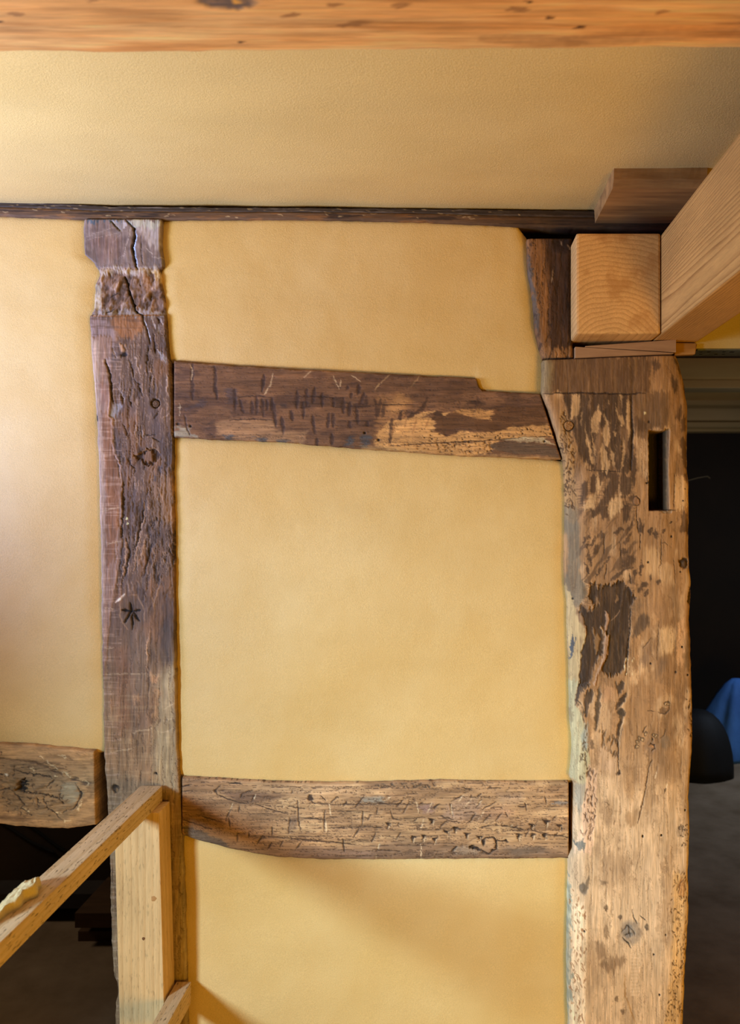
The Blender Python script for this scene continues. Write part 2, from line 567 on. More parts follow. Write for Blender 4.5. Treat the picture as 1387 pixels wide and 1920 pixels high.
# edges of the timbers, in photograph pixels
RAIL_T = [(300, 676), (326, 676.6), (440, 685), (570, 693), (700, 699), (800, 705), (893, 709), (896, 722), (904, 732), (1011, 739), (1060, 742)]
RAIL_B = [(300, 821), (326, 821), (440, 826), (525, 829), (682, 842), (770, 848), (862, 855), (950, 858), (1052, 862), (1080, 864)]
LOW_T = [(320, 1457), (338, 1458), (420, 1462), (504, 1467), (627, 1470), (826, 1465), (1000, 1467), (1090, 1467)]
LOW_B = [(320, 1560), (344, 1569), (388, 1582), (428, 1593), (504, 1607), (592, 1613), (767, 1613), (1065, 1611), (1090, 1611)]
LEFT_T = [(-900, 1392), (0, 1395), (63, 1397), (103, 1402), (174, 1408.5), (230, 1411)]
LEFT_B = [(-900, 1540), (0, 1546), (32, 1550), (63, 1552), (111, 1554.5), (135, 1554), (179, 1547)]
PLATE_T = [(-900, 366), (0, 376), (110, 378), (200, 384), (400, 386), (700, 388), (1000, 391), (1260, 394)]
PLATE_B = [(-900, 398), (0, 404), (150, 410), (300, 411), (600, 411), (800, 415), (970, 424), (1260, 432)]
LP_L = [(411, 158), (427, 156), (477, 158), (493, 176), (505, 181), (516, 186), (537, 176), (578, 175), (592, 167), (660, 171), (720, 177), (785, 180), (850, 184), (1000, 188), (1150, 190), (1300, 192), (1410, 194), (1500, 200), (1600, 205), (1690, 206), (1750, 208), (1830, 212), (1846, 219), (1868, 220), (1882, 216), (1920, 215), (2165, 222)]
LP_R = [(411, 302), (464, 301), (498, 306), (506, 300), (527, 301), (564, 308), (589, 310), (660, 315), (700, 319), (750, 321), (830, 324), (1000, 326), (1150, 327), (1300, 329), (1400, 332), (1480, 336), (1560, 341), (1700, 345), (1830, 349), (1920, 352), (2165, 358)]
RP_L = [(660, 1018), (700, 1018), (738, 1017), (770, 1031), (820, 1046), (864, 1059), (930, 1062), (1000, 1062), (1060, 1060), (1090, 1061), (1130, 1066), (1200, 1066), (1260, 1070), (1340, 1070), (1400, 1076), (1440, 1074), (1463, 1070), (1472, 1078), (1600, 1076), (1614, 1068), (1750, 1066), (1850, 1066), (1920, 1068), (2165, 1072)]
RP_R = [(660, 1266), (672, 1273), (700, 1281), (722, 1287), (760, 1292), (876, 1291.6), (900, 1294.5), (1043, 1295), (1070, 1297), (1092, 1300), (1120, 1299), (1159, 1296), (1200, 1298), (1260, 1300), (1340, 1302), (1400, 1302), (1450, 1299), (1500, 1295), (1560, 1297), (1640, 1294), (1720, 1295), (1800, 1290), (1850, 1287), (1920, 1284), (2165, 1280)]

def shift(pts, dy): return [(x, y + dy) for x, y in pts]
panel(-900, 200, shift(PLATE_B, -3), shift(LEFT_T, 4), 11, None, LP_L)
panel(262, 1034, shift(PLATE_B, -3)[:7] + [(974, 428), (990, 447), (1034, 452)], shift(RAIL_T, 3)[:10] + [(1034, 736)], 23, LP_R, [(446, 988), (560, 1000), (665, 1018), (740, 1018)])
panel(290, 1085, shift(RAIL_B, -3)[:8] + [(1052, 864), (1085, 864)], shift(LOW_T, 3), 37, LP_R, RP_L)
panel(300, 1095, shift(LOW_B, -3), [(300, 2160), (1095, 2160)], 53, LP_R, RP_L)
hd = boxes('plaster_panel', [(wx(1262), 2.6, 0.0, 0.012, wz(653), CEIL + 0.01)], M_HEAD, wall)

# perforated metal plate under the lintel edge, smeared with plaster
M_ZINC = plain_mat('galvanised_metal', (120, 124, 122), (92, 96, 94), 40, 0.5, (1, 1, 1), 0.001, 90, 0.6)
bead = empty('lintel_plate', (wx(1387), 0.03, wz(653)), 'grey perforated metal plate along the plastered lintel above the right hand opening', 'metal plate')
boxes('plate', [(wx(1309), 2.5, 0.006, 0.075, wz(653) - 0.003, wz(653) - 0.0002)], M_ZINC, bead)
M_HOLE = plain_mat('dark_perforation', (30, 28, 24), (20, 18, 15))
rr = random.Random(4)
for i in range(14):
    x = wx(1318) + 0.0165 * i
    for yy in (0.022, 0.05):
        if rr.random() < 0.8:
            h = 0.0045 * rr.uniform(0.7, 1.2)
            boxes('perforation', [(x + (0.008 if yy > 0.03 else 0), x + h * 1.7 + (0.008 if yy > 0.03 else 0), yy, yy + h * 1.8, wz(653) - 0.0034, wz(653) - 0.0029)], M_HOLE, bead)

# ceiling: plaster, falling a little to the right, faint trowel bands along the wall
n, m = 260, 160
cx = np.linspace(-2.6, 2.6, n)[None, :]; cy = np.linspace(-3.6, 0.045, m)[:, None]
cz = EYE + 0.637 - 0.012 * (cx + 0.3) + (fbm(cx * 4 + 9, cy * 6, 3, 3) - 0.5) * 0.010 + 0 * cy
V = np.stack([cx + 0 * cy, cy + 0 * cx, cz], -1)
V2 = V[::-1].copy(); V2[..., 2] = CEIL + 0.12
def grid_faces(m, n, off=0):
    i = np.arange(m * n).reshape(m, n) + off
    return np.stack([i[:-1, :-1], i[1:, :-1], i[1:, 1:], i[:-1, 1:]], -1).reshape(-1, 4)
ceiling = mesh_obj('ceiling', V.reshape(-1, 3), grid_faces(m, n), M_CEIL)
tag(ceiling, 'ochre plaster ceiling', kind='structure')

# rooms behind the wall
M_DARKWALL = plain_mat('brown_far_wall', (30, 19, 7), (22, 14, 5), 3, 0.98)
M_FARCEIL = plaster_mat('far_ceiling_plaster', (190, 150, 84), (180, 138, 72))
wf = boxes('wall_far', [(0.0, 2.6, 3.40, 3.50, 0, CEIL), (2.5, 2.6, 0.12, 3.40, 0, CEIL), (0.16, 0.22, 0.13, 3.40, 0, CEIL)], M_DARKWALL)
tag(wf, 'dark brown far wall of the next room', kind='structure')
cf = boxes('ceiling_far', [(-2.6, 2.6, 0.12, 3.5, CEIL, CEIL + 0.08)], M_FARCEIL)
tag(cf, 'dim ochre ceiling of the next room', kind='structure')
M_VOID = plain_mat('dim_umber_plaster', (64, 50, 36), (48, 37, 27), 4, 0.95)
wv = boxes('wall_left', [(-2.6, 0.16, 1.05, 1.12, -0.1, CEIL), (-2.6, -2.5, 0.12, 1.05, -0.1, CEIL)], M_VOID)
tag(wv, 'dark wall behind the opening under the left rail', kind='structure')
# moulded cornice on the far wall
prof = [(0, 0.0), (0.10, 0.0), (0.105, 0.030), (0.05, 0.045), (0.055, 0.12), (0.085, 0.135), (0.09, 0.165), (0.06, 0.175), (0.065, 0.19), (0.0, 0.195)]
vv = []; ff = []
for xx in (0.22, 2.5):
    vv += [(xx, 3.40 - p, CEIL - q) for p, q in prof]
k = len(prof)
for i in range(k): ff.append((i, (i + 1) % k, k + (i + 1) % k, k + i))
ff += [tuple(range(k)), tuple(range(2 * k - 1, k - 1, -1))]
M_CORN = plain_mat('dull_painted_moulding', (150, 124, 78), (122, 100, 60), 5, 0.6, (0.1, 1, 1))
corn = mesh_obj('trim_1', vv, ff, M_CORN, smooth=False, recalc=True)
tag(corn, 'dull moulded cornice along the far wall', kind='structure')

# ------------------------------------------------------------------ old oak timbers
DK = (66, 47, 30); DK2 = (88, 63, 40); TAN = (184, 136, 84); PALE = (214, 168, 112); BLACK = (30, 22, 15)

def paint_right_post(p):
    X, Y = p.X, p.Y
    lo = sstep(1330, 1560, Y)
    p.tint(lo, (208, 165, 113))
    n = fbm(X / 38 + p.wx * 0.4, Y / 95, 71, 4)
    p.tint(sstep(0.50, 0.68, n) * 0.55 * (1 - 0.45 * lo), (134, 96, 58))
    n = fbm(X / 26, Y / 60, 73, 4)
    p.tint(sstep(0.56, 0.72, n) * 0.5, (222, 176, 120))
    # flame figure left by sanding back the old dark skin
    wob = fbm(X / 60, Y / 60, 75, 3) * 60
    diag = sstep(900, 960, Y) * (1 - sstep(1090, 1150, Y))
    u = X + diag * Y * 0.75 + wob * 0.4; v = Y - diag * X * 0.2
    fl = fbm(u / 11, v / 48, 77, 4, 0.55)
    reg = sstep(1062, 1082, X) * (1 - sstep(1182, 1200, X + 14 * p.wx)) * sstep(738, 742, Y) * (1 - sstep(1150, 1240, Y))
    amt = reg * (0.35 + 0.25 * diag)
    p.tint(sstep(0.50, 0.60, fl) * amt, DK2)
    # view A
    p.view(1050, 720, 0.18025)
    p.poly((20, 95, 740, 95, 745, 620, 740, 900, 640, 940, 560, 880, 480, 960, 380, 930, 330, 880, 200, 760, 150, 560, 110, 380), (76, 54, 33), a=0.93, soft=25)
    p.tint(reg * (1 - sstep(870, 905, Y)) * sstep(0.53, 0.62, fbm(X / 7 + p.wx * .5, Y / 55, 79, 4)) * 0.6, (150, 108, 66))
    p.polys([
        (115, 110, 210, 110, 205, 240, 175, 340, 115, 360),
        (400, 215, 430, 320, 390, 420, 400, 500, 370, 510, 330, 500, 325, 400, 360, 320),
        (455, 310, 500, 400, 520, 470, 520, 600, 500, 660, 460, 650, 450, 560, 420, 500, 470, 420),
        (560, 230, 660, 360, 670, 450, 640, 440, 600, 340),
        (615, 110, 645, 110, 628, 240), (690, 180, 715, 110, 735, 400, 715, 600, 690, 440),
        (665, 560, 680, 620, 650, 850, 625, 940, 640, 760), (520, 660, 570, 740, 560, 860, 530, 800),
        (260, 400, 285, 560, 330, 700, 372, 850, 345, 850, 300, 720, 268, 600), (320, 500, 348, 600, 372, 790, 345, 700),
        (400, 700, 440, 640, 500, 760, 520, 860, 480, 930, 430, 880), (560, 470, 590, 520, 560, 560),
        (210, 300, 230, 280, 215, 450), (490, 180, 512, 175, 505, 210), (250, 860, 275, 790, 285, 880)], (188, 142, 88), soft=14)
    p.polys([
        (320, 940, 385, 960, 385, 1100, 370, 1150, 315, 1110), (230, 1050, 290, 990, 290, 1130, 240, 1240, 220, 1180),
        (390, 930, 560, 900, 620, 980, 600, 1100, 500, 1230, 440, 1310, 330, 1380, 310, 1310, 400, 1250, 480, 1190, 440, 1140, 520, 1010, 480, 960, 430, 1010),
        (640, 900, 740, 1000, 740, 1140, 640, 1200, 620, 1050), (385, 1340, 500, 1260, 500, 1400, 440, 1400),
        (700, 1500, 780, 1380, 760, 1480, 690, 1553), (710, 1190, 780, 1170, 830, 1220, 760, 1270), (640, 1240, 730, 1260, 720, 1420, 660, 1440),
        (700, 600, 770, 650, 790, 900, 760, 1110, 740, 1000), (820, 1380, 880, 1460, 860, 1553, 820, 1540)], (86, 61, 38), a=0.9, soft=14)
    p.polys([(385, 950, 440, 1040, 390, 1150, 380, 1100), (310, 1150, 380, 1160, 350, 1280, 240, 1310), (500, 1220, 620, 1160, 660, 1300, 520, 1400, 500, 1330)], (216, 168, 108), a=0.85, soft=20)
    p.poly((750, 95, 1165, 80, 1130, 440, 930, 480, 880, 600, 780, 520, 765, 340), (118, 84, 50), a=0.92, soft=25)
    p.poly((770, 350, 900, 400, 910, 480, 860, 500, 770, 490), (88, 62, 38), a=0.7, soft=20)
    p.poly((790, 700, 850, 690, 860, 960, 800, 940), (192, 146, 92), a=0.7, soft=25)
    p.line((742, 100, 738, 300, 752, 460, 748, 640, 735, 900), 22, (50, 35, 22), depth=-1.6)
    p.line((850, 720, 852, 980), 6, (70, 50, 30), a=0.8); p.line((905, 930, 908, 1020), 8, BLACK); p.blob(905, 1022, 11, 11, BLACK, depth=-2)
    p.blob(795, 1215, 32, 42, (150, 105, 64), depth=0.8); p.line((760, 1190, 790, 1165, 830, 1200, 825, 1250, 790, 1270), 10, (60, 42, 26), depth=-0.8)
    p.line((795, 1270, 795, 1400, 815, 1553), 12, (66, 46, 28), depth=-1)
    p.line((250, 888, 380, 900, 500, 900, 640, 915), 6, (40, 28, 18), depth=-0.8)
    p.polys([(1170, 20, 1235, 10, 1240, 60, 1200, 95), (1210, 150, 1250, 240, 1280, 260, 1250, 380, 1210, 370), (1260, 350, 1330, 330, 1310, 480, 1265, 500),
             (1255, 600, 1330, 540, 1340, 860, 1290, 840), (1300, 920, 1350, 900, 1345, 1010), (1280, 1330, 1340, 1340, 1350, 1553, 1255, 1553), (1290, 0, 1330, 0, 1330, 140, 1300, 80)], (96, 66, 38), a=0.9, soft=16)
    p.poly((1200, 960, 1290, 960, 1350, 1040, 1355, 1270, 1210, 1300, 1197, 1100), (208, 158, 100), soft=10)
    p.line((1200, 920, 1195, 1100, 1185, 1300), 8, (60, 42, 24), depth=-1)
    p.blob(1310, 1095, 8, 8, BLACK); p.blob(1287, 1215, 8, 8, BLACK); p.blob(1155, 1437, 9, 9, BLACK); p.blob(922, 390, 12, 12, BLACK, depth=-1.5)
    p.poly((868, 285, 895, 290, 890, 312, 872, 315), (214, 184, 120), soft=4, warp=0.5, depth=0.6)
    p.poly((0, 240, 60, 300, 130, 560, 155, 720, 160, 1000, 195, 1260, 185, 1400, 60, 1553, 20, 1553, 40, 820, -20, 640), (172, 126, 72), a=0.9, soft=25)
    p.poly((60, 1280, 190, 1300, 195, 1553, 20, 1553), (126, 104, 72), a=0.85, soft=60)
    p.dashes((0, 240, 60, 300, 130, 560, 155, 720, 160, 1000, 195, 1260, 60, 1400, 55, 820, 0, 640), 150, 7, 1.8, (84, 56, 28), 80, 45)
    # smooth sawn seat of the old joint
    p.view(1000, 620, 0.2916)
    p.poly((40, 120, 270, 170, 760, 165, 740, 400, 610, 408, 60, 402), (104, 72, 42), a=0.95, soft=12)
    p.tint((sstep(0.55, 0.7, fbm(X / 3.5, Y / 40, 83, 3)) * sstep(668, 676, Y) * (1 - sstep(733, 740, Y)) * (1 - sstep(1205, 1215, X))) * 0.5, (140, 100, 58))
    p.poly((40, 140, 130, 200, 110, 400, 40, 400), (150, 122, 74), a=0.8, soft=40)
    p.line((60, 404, 300, 400, 600, 408, 720, 400), 10, (52, 36, 22), depth=-1.5)
    p.poly((730, 160, 900, 160, 970, 420, 880, 620, 870, 420, 760, 300), (150, 106, 62), a=0.75, soft=30)
    p.polys([(760, 200, 800, 170, 815, 240, 775, 290), (880, 250, 930, 330, 925, 400, 895, 380), (900, 180, 930, 180, 960, 300, 935, 260)], (82, 58, 36), a=0.85, soft=14)
    p.blob(227, 612, 34, 34, (60, 42, 24), depth=-2.5, soft=0.15, warp=0.6)
    # mortise: a real pocket
    p.view(1050, 720, 0.18025)
    p.poly((1090, 470, 1140, 470, 1125, 900, 1140, 1300, 1095, 1310), (92, 72, 50), a=0.8, depth=-4, soft=10, warp=0.6)
    p.poly((926, 491, 1108, 491, 1108, 700, 1110, 1000, 1114, 1310, 928, 1312, 930, 900), (44, 31, 20), depth=-62, soft=15, warp=0.0)
    p.line((930, 1312, 1100, 1315, 1215, 1312), 10, (70, 50, 32), depth=-1)
    p.poly((1050, 1315, 1170, 1320, 1160, 1342, 1060, 1338), (140, 112, 78), soft=5, warp=0.6, depth=-2)
    # view B
    p.view(1050, 990, 0.18745)
    p.poly((60, -60, 200, -60, 205, 330, 200, 480, 250, 560, 280, 700, 150, 800, 110, 700, 50, 560, 90, 380, 90, 200), (122, 102, 72), a=0.85, soft=25)
    p.poly((40, 540, 130, 700, 170, 850, 240, 1000, 262, 1100, 220, 1250, 190, 1600, 60, 1600, 60, 1100, 30, 900), (192, 156, 98), a=0.92, soft=14)
    p.poly((130, 1100, 160, 1130, 150, 1220, 100, 1340, 108, 1220), (86, 82, 74), soft=8, warp=4)
    for w, L in ((90, [(620, 380, 740, 290)]), (60, [(780, 640, 860, 540), (330, 260, 380, 160), (960, 100, 970, 30)]),
                 (42, [(640, 180, 700, 60), (540, 70, 620, 0), (600, 260, 660, 220), (860, 690, 870, 620), (880, 80, 920, 0), (1040, 50, 1050, 0), (760, 400, 740, 500), (690, 580, 720, 700)]),
                 (30, [(500, 520, 640, 430, 740, 370), (240, 150, 300, 60), (230, 220, 290, 150), (820, 320, 800, 480), (980, 560, 990, 500), (900, 520, 905, 470), (430, 640, 560, 560, 660, 540)]),
                 (22, [(350, 480, 500, 290), (270, 200, 310, 380), (340, 80, 300, 180), (420, 100, 400, 20), (250, 340, 290, 470), (550, 640, 620, 500)])):
        p.lines(L, w, (80, 57, 36), a=0.88, warp=3.5)
    p.lines([(440, 520, 470, 360), (600, 140, 605, 300), (690, 450, 710, 560), (800, 0, 800, 220), (440, 60, 440, 270)], 9, (48, 34, 22), depth=-1)
    p.poly((300, 560, 420, 590, 520, 560, 620, 520, 700, 620, 760, 700, 702, 790, 695, 1000, 670, 1300, 600, 1470, 480, 1470, 420, 1430, 470, 1250, 500, 1080, 460, 1050, 400, 980, 395, 1010, 442, 1080, 420, 1240, 330, 1400, 280, 1560, 190, 1600, 220, 1200, 270, 1060, 240, 900, 190, 820, 200, 770, 300, 800, 360, 780, 290, 700), (60, 43, 27), a=0.95, soft=12, depth=-3)
    p.tint(((X > 1088) & (X < 1182) & (Y > 1100) & (Y < 1270)) * sstep(0.58, 0.7, fbm(X / 4, Y / 50, 85, 3)) * 0.45, (112, 78, 44))
    p.poly((320, 970, 362, 1060, 400, 1140, 390, 1240, 360, 1265, 338, 1100), (146, 104, 58), a=0.85, soft=12, depth=2)
    p.poly((452, 800, 482, 860, 492, 940, 468, 1010, 452, 1060, 492, 1080, 482, 1260, 420, 1370, 350, 1570, 322, 1570, 425, 1290, 445, 1060, 458, 950, 446, 850), (186, 140, 98), a=0.9, soft=7, depth=2, warp=2)
    p.polys([(540, 700, 580, 680, 585, 730, 550, 750), (350, 680, 380, 660, 390, 760, 362, 770), (200, 770, 300, 760, 350, 800, 280, 830)], (160, 116, 72), a=0.8, soft=12)
    p.line((705, 790, 700, 1000, 668, 1300, 655, 1480), 12, (36, 26, 17), depth=-2.5)
    p.line((490, 940, 560, 880, 600, 820), 8, (166, 124, 84), a=0.8)
    p.poly((1000, 560, 1200, 560, 1230, 800, 1150, 960, 1080, 960, 900, 800, 1000, 740), (150, 108, 66), a=0.6, soft=60)
    p.poly((720, 1080, 760, 940, 800, 860, 890, 900, 880, 970, 780, 1090), (96, 72, 48), a=0.85, soft=25)
    p.poly((700, 800, 790, 700, 830, 780, 760, 900), (130, 98, 64), a=0.6, soft=40)
    p.poly((820, 1200, 900, 1100, 920, 1250, 870, 1390, 800, 1330), (128, 94, 62), a=0.7, soft=40)
    p.poly((950, 1480, 1000, 1320, 1080, 1290, 1060, 1400, 980, 1500), (130, 96, 62), a=0.75, soft=40)
    p.poly((980, 1000, 1150, 1000, 1160, 1200, 1000, 1280), (220, 172, 112), a=0.8, soft=50)
    p.poly((840, 180, 1000, 200, 1000, 480, 850, 480), (206, 158, 100), a=0.7, soft=60)
    p.poly((1180, 940, 1260, 900, 1240, 1400, 1170, 1340), (208, 152, 96), a=0.8, soft=14)
    p.poly((1270, 1050, 1312, 1040, 1300, 1450, 1255, 1430), (132, 96, 56), a=0.8, soft=14)
    p.blob(1250, 352, 46, 58, (60, 42, 26), depth=-4, soft=0.3); p.blob(1255, 360, 22, 26, (96, 68, 42), depth=2)
    p.poly((1300, 620, 1328, 610, 1322, 780, 1295, 720), (62, 44, 26), soft=8, depth=-3)
    p.lines([(1015, 60, 1010, 350, 985, 400), (990, 940, 965, 1330), (1140, 300, 1160, 560), (1000, 150, 1050, 150, 1085, 172), (910, 1100, 830, 1200)], 7, (74, 52, 32), depth=-0.8)
    p.line((1170, 950, 1150, 1250), 5, (130, 110, 84), a=0.8)
    for q in ((880, 342), (1212, 440), (1118, 85), (905, 1358), (1228, 1197), (1158, 1447), (132, 712), (1288, 1480)): p.blob(*q, 10, 12, BLACK, depth=-1.5, warp=0.6)
    p.dashes((640, 1280, 740, 1290, 730, 1480, 640, 1480), 14, 5, 1.6, (222, 190, 130), 90, 20, depth=0.4)
    # view C
    p.view(1050, 1280, 0.18745)
    p.poly((60, -20, 180, -20, 160, 200, 250, 420, 280, 680, 305, 830, 280, 1000, 180, 1015, 100, 980, 100, 600, 60, 300), (190, 168, 114), a=0.92, soft=14)
    p.poly((245, 400, 275, 420, 285, 640, 230, 700, 215, 560), (140, 138, 116), a=0.7, soft=25)
    p.dashes((160, 150, 250, 200, 290, 700, 330, 880, 200, 1000, 190, 800, 220, 450), 46, 9, 2.0, (92, 70, 42), 80, 35)
    p.polys([(180, 0, 310, 0, 260, 60, 200, 150, 160, 230), (550, 20, 632, 0, 632, 80, 600, 115, 560, 60), (240, 120, 310, 60, 330, 110, 270, 360, 250, 300)], (74, 56, 38), a=0.9, soft=10, depth=-1.5)
    p.lines([(400, 30, 375, 260, 352, 490)], 44, (94, 71, 45), depth=-1.2, warp=2)
    p.lines([(655, 110, 560, 270), (612, 340, 588, 480, 575, 640)], 48, (76, 56, 36), depth=-1.5, warp=2)
    p.line((578, 600, 578, 760, 582, 870), 11, (52, 38, 24), depth=-1.5)
    p.blob(610, 300, 38, 46, (78, 60, 40), depth=-1); p.blob(580, 905, 20, 28, (66, 48, 32), depth=-1)
    p.blob(320, 620, 22, 50, (100, 74, 48), a=0.8); p.line((640, 360, 600, 480, 590, 640), 14, (214, 168, 112), a=0.8)
    p.dashes((390, 480, 560, 520, 570, 740, 480, 760, 400, 620), 26, 13, 3, (104, 76, 46), 95, 18)
    p.polys([(430, 20, 540, 40, 550, 180, 420, 200)], (190, 138, 88), a=0.7, soft=25)
    p.polys([(370, 900, 570, 950, 600, 1200, 500, 1180, 380, 1150), (420, 1420, 560, 1400, 550, 1707, 430, 1707)], (224, 178, 122), a=0.75, soft=50)
    p.poly((380, 620, 480, 640, 480, 760, 560, 760, 560, 900, 380, 880), (206, 162, 114), a=0.6, soft=50)
    p.poly((640, 850, 770, 820, 780, 960, 720, 1180, 640, 1080), (156, 112, 66), a=0.6, soft=60)
    p.poly((660, 1290, 800, 1260, 760, 1440, 660, 1440), (160, 118, 72), a=0.6, soft=30)
    # knots
    p.blob(910, 640, 60, 70, (150, 112, 74), a=0.8); p.blob(915, 630, 22, 18, (196, 130, 70), depth=-1)
    p.lines([(890, 625, 905, 610, 940, 620, 945, 660, 910, 690), (915, 545, 925, 580)], 12, (52, 36, 22), depth=-1.8)
    for q in ((795, 555), (770, 590), (765, 640), (850, 510), (820, 570), (960, 525), (930, 520), (1060, 215), (1085, 210)):
        p.blob(*q, 20, 22, (92, 68, 42), depth=-1, soft=0.4); p.blob(q[0] + 2, q[1] + 3, 11, 12, (190, 146, 92), depth=1.2)
    p.blob(1055, 600, 48, 70, (132, 104, 72), a=0.75); p.line((1005, 560, 1040, 530, 1055, 460), 8, (80, 58, 36), depth=-1)
    p.blob(1040, 280, 50, 36, (116, 82, 50), a=0.8, depth=-1); p.lines([(980, 295, 1050, 320, 1100, 270, 1090, 190), (870, 280, 960, 285)], 9, (74, 52, 32), depth=-1)
    p.line((868, 430, 830, 480, 822, 505), 10, (50, 36, 22), depth=-1.5)
    p.line((922, 765, 892, 825, 862, 980, 828, 1200, 780, 1410), 8, (66, 46, 28), depth=-1.5)
    p.lines([(965, 890, 950, 960), (1070, 1010, 1060, 1060)], 14, (226, 190, 136), a=0.8); p.line((1060, 1050, 1042, 1105), 10, (66, 46, 28))
    p.lines([(440, 1190, 470, 1195, 490, 1220, 460, 1255), (545, 1370, 540, 1420)], 9, (110, 80, 50))
    p.blob(828, 1540, 9, 14, BLACK, depth=-2, warp=.4); p.blob(1016, 1530, 10, 10, BLACK, depth=-2, warp=.4)
    p.blob(1210, 1500, 45, 60, (140, 112, 80), a=0.6); p.dashes((1180, 1440, 1290, 1440, 1300, 1660, 1220, 1640), 24, 5, 1.8, (66, 48, 30), 60, 60)
    p.dashes((1260, 0, 1340, 0, 1350, 560, 1290, 560), 22, 6, 1.7, (78, 56, 32), 80, 50)
    p.polys([(290, 830, 372, 880, 362, 1200, 322, 1707, 140, 1707, 215, 1400, 245, 1000)], (226, 176, 126), a=0.85, soft=14)
    p.dashes((290, 830, 372, 880, 362, 1200, 322, 1600, 180, 1500, 215, 1400, 245, 1000), 70, 9, 2.0, (110, 80, 54), 90, 30)
    p.poly((160, 1020, 250, 1000, 240, 1180, 200, 1330, 160, 1200), (160, 142, 108), a=0.8, soft=20)
    p.poly((150, 1640, 235, 1565, 250, 1640, 180, 1705), (116, 106, 84), soft=10, warp=4)
    # foot of the post
    p.view(1060, 1500, 0.23576)
    p.poly((70, 820, 150, 830, 170, 1000, 155, 1781, 155, 2800, 20, 2800, 50, 1400), (234, 194, 138), a=0.85, soft=20)
    p.poly((-20, 540, 40, 700, 60, 860, 40, 1100, 45, 1400, 30, 2800, -20, 2800), (176, 166, 126), a=0.8, soft=16)
    p.dashes((40, 700, 150, 830, 170, 1000, 155, 1781, 40, 1781), 90, 9, 2.0, (150, 100, 58), 85, 35)
    p.dashes((15, 560, 60, 560, 60, 1781, 15, 1781), 34, 13, 4, (150, 138, 104), 90, 20, depth=0)
    p.poly((870, 600, 1000, 600, 975, 1200, 950, 1781, 950, 2800, 760, 2800, 790, 1781, 850, 1300), (222, 166, 94), a=0.75, soft=30)
    p.dashes((870, 560, 990, 560, 965, 1300, 945, 1781, 790, 1781, 850, 1300, 840, 800), 170, 6, 1.7, (92, 62, 30), 80, 50)
    p.blob(935, 715, 32, 75, (186, 126, 66), a=0.8); p.line((905, 760, 920, 680, 950, 650), 9, (116, 78, 42), depth=-.8)
    p.blob(520, 1050, 82, 95, (150, 124, 92), a=0.85); p.blob(505, 1045, 50, 50, (124, 108, 86), a=0.8, depth=-0.6)
    p.lines([(440, 1060, 490, 1000, 540, 1040, 550, 1080), (470, 1080, 520, 1060), (500, 1000, 520, 1100), (450, 1090, 500, 1140, 520, 1180), (530, 870, 540, 930, 570, 990), (590, 920, 640, 960)], 9, (70, 56, 40), depth=-1.2)
    p.blob(648, 1015, 16, 30, (100, 80, 56)); p.blob(435, 935, 18, 24, (112, 86, 58)); p.blob(325, 860, 12, 30, (110, 84, 54)); p.blob(325, 1050, 20, 55, (150, 114, 74), a=.7)
    p.blob(145, 710, 30, 50, (104, 86, 62), a=0.8, depth=-1); p.line((185, 600, 165, 700, 130, 740), 26, (112, 90, 62), a=0.8); p.blob(300, 660, 30, 20, (128, 98, 64), a=0.8)
    p.polys([(230, 1130, 300, 1130, 330, 1250, 260, 1290), (260, 1310, 400, 1240, 480, 1250, 470, 1300, 380, 1370, 330, 1360)], (142, 106, 68), a=0.75, soft=25)
    p.blob(405, 1580, 16, 26, (116, 86, 54), a=.8); p.blob(455, 1680, 12, 22, (100, 74, 48), a=.8)
    p.line((470, 1380, 480, 1560, 510, 1640, 560, 1781), 12, (176, 124, 66), a=0.8, depth=-.6)
    for i in range(13): p.line((515, 1230 + i * 27, 595, 1226 + i * 27), 10, (226, 186, 134), a=0.55, warp=0.6)
    p.polys([(480, 90, 560, 150, 550, 210, 480, 200)], (166, 124, 78), a=.7, soft=20)
    p.line((610, 0, 575, 190), 7, (92, 66, 42)); p.line((610, 310, 600, 400, 560, 560, 560, 740), 6, (140, 104, 66), a=.8)
    for q in ((615, 290), (765, 285), (700, 1232), (150, 1046), (960, 95), (797, 1075), (748, 1552)): p.blob(*q, 7, 9, BLACK, depth=-2, warp=.4)
    p.view(0, 0, 1)
    p.cracks(7, 130, 0.93, 91, (96, 66, 38), a=0.3, depth=-0.3)
    p.grain(3.0, 34, 0.11, 93, 0.2); p.grain(34, 60, 0.10, 95, 1.2)

def rp_depth(X, Y):
    # waney left arris, hollow face, shoulder dropping back at the top right
    w = sstep(1100, 1062, X) * 0.014 * sstep(860, 900, Y)
    return -w - 0.010 * sstep(1235, 1300, X) * sstep(0, 1, 1.0) + 0.004 * (fbm(X / 90, Y / 160, 5, 2) - 0.5)

rpost = empty('timber_post', (PXW(1180, 2159, 0.03).x, -0.0, 0.0), 'broad oak post with blotchy sanded figure and a slot mortise beside the dark opening', 'post')
timber('shaft', True, RP_L, RP_R, 675, 2158, 1.4, 0.034, -0.119, (14, 12), 9, paint_right_post, M_OAKV, (168, 121, 72), 201, rpost, skew=(-9.5, 0), dmap=rp_depth, gain=(1.06, 1.2, 1.45))

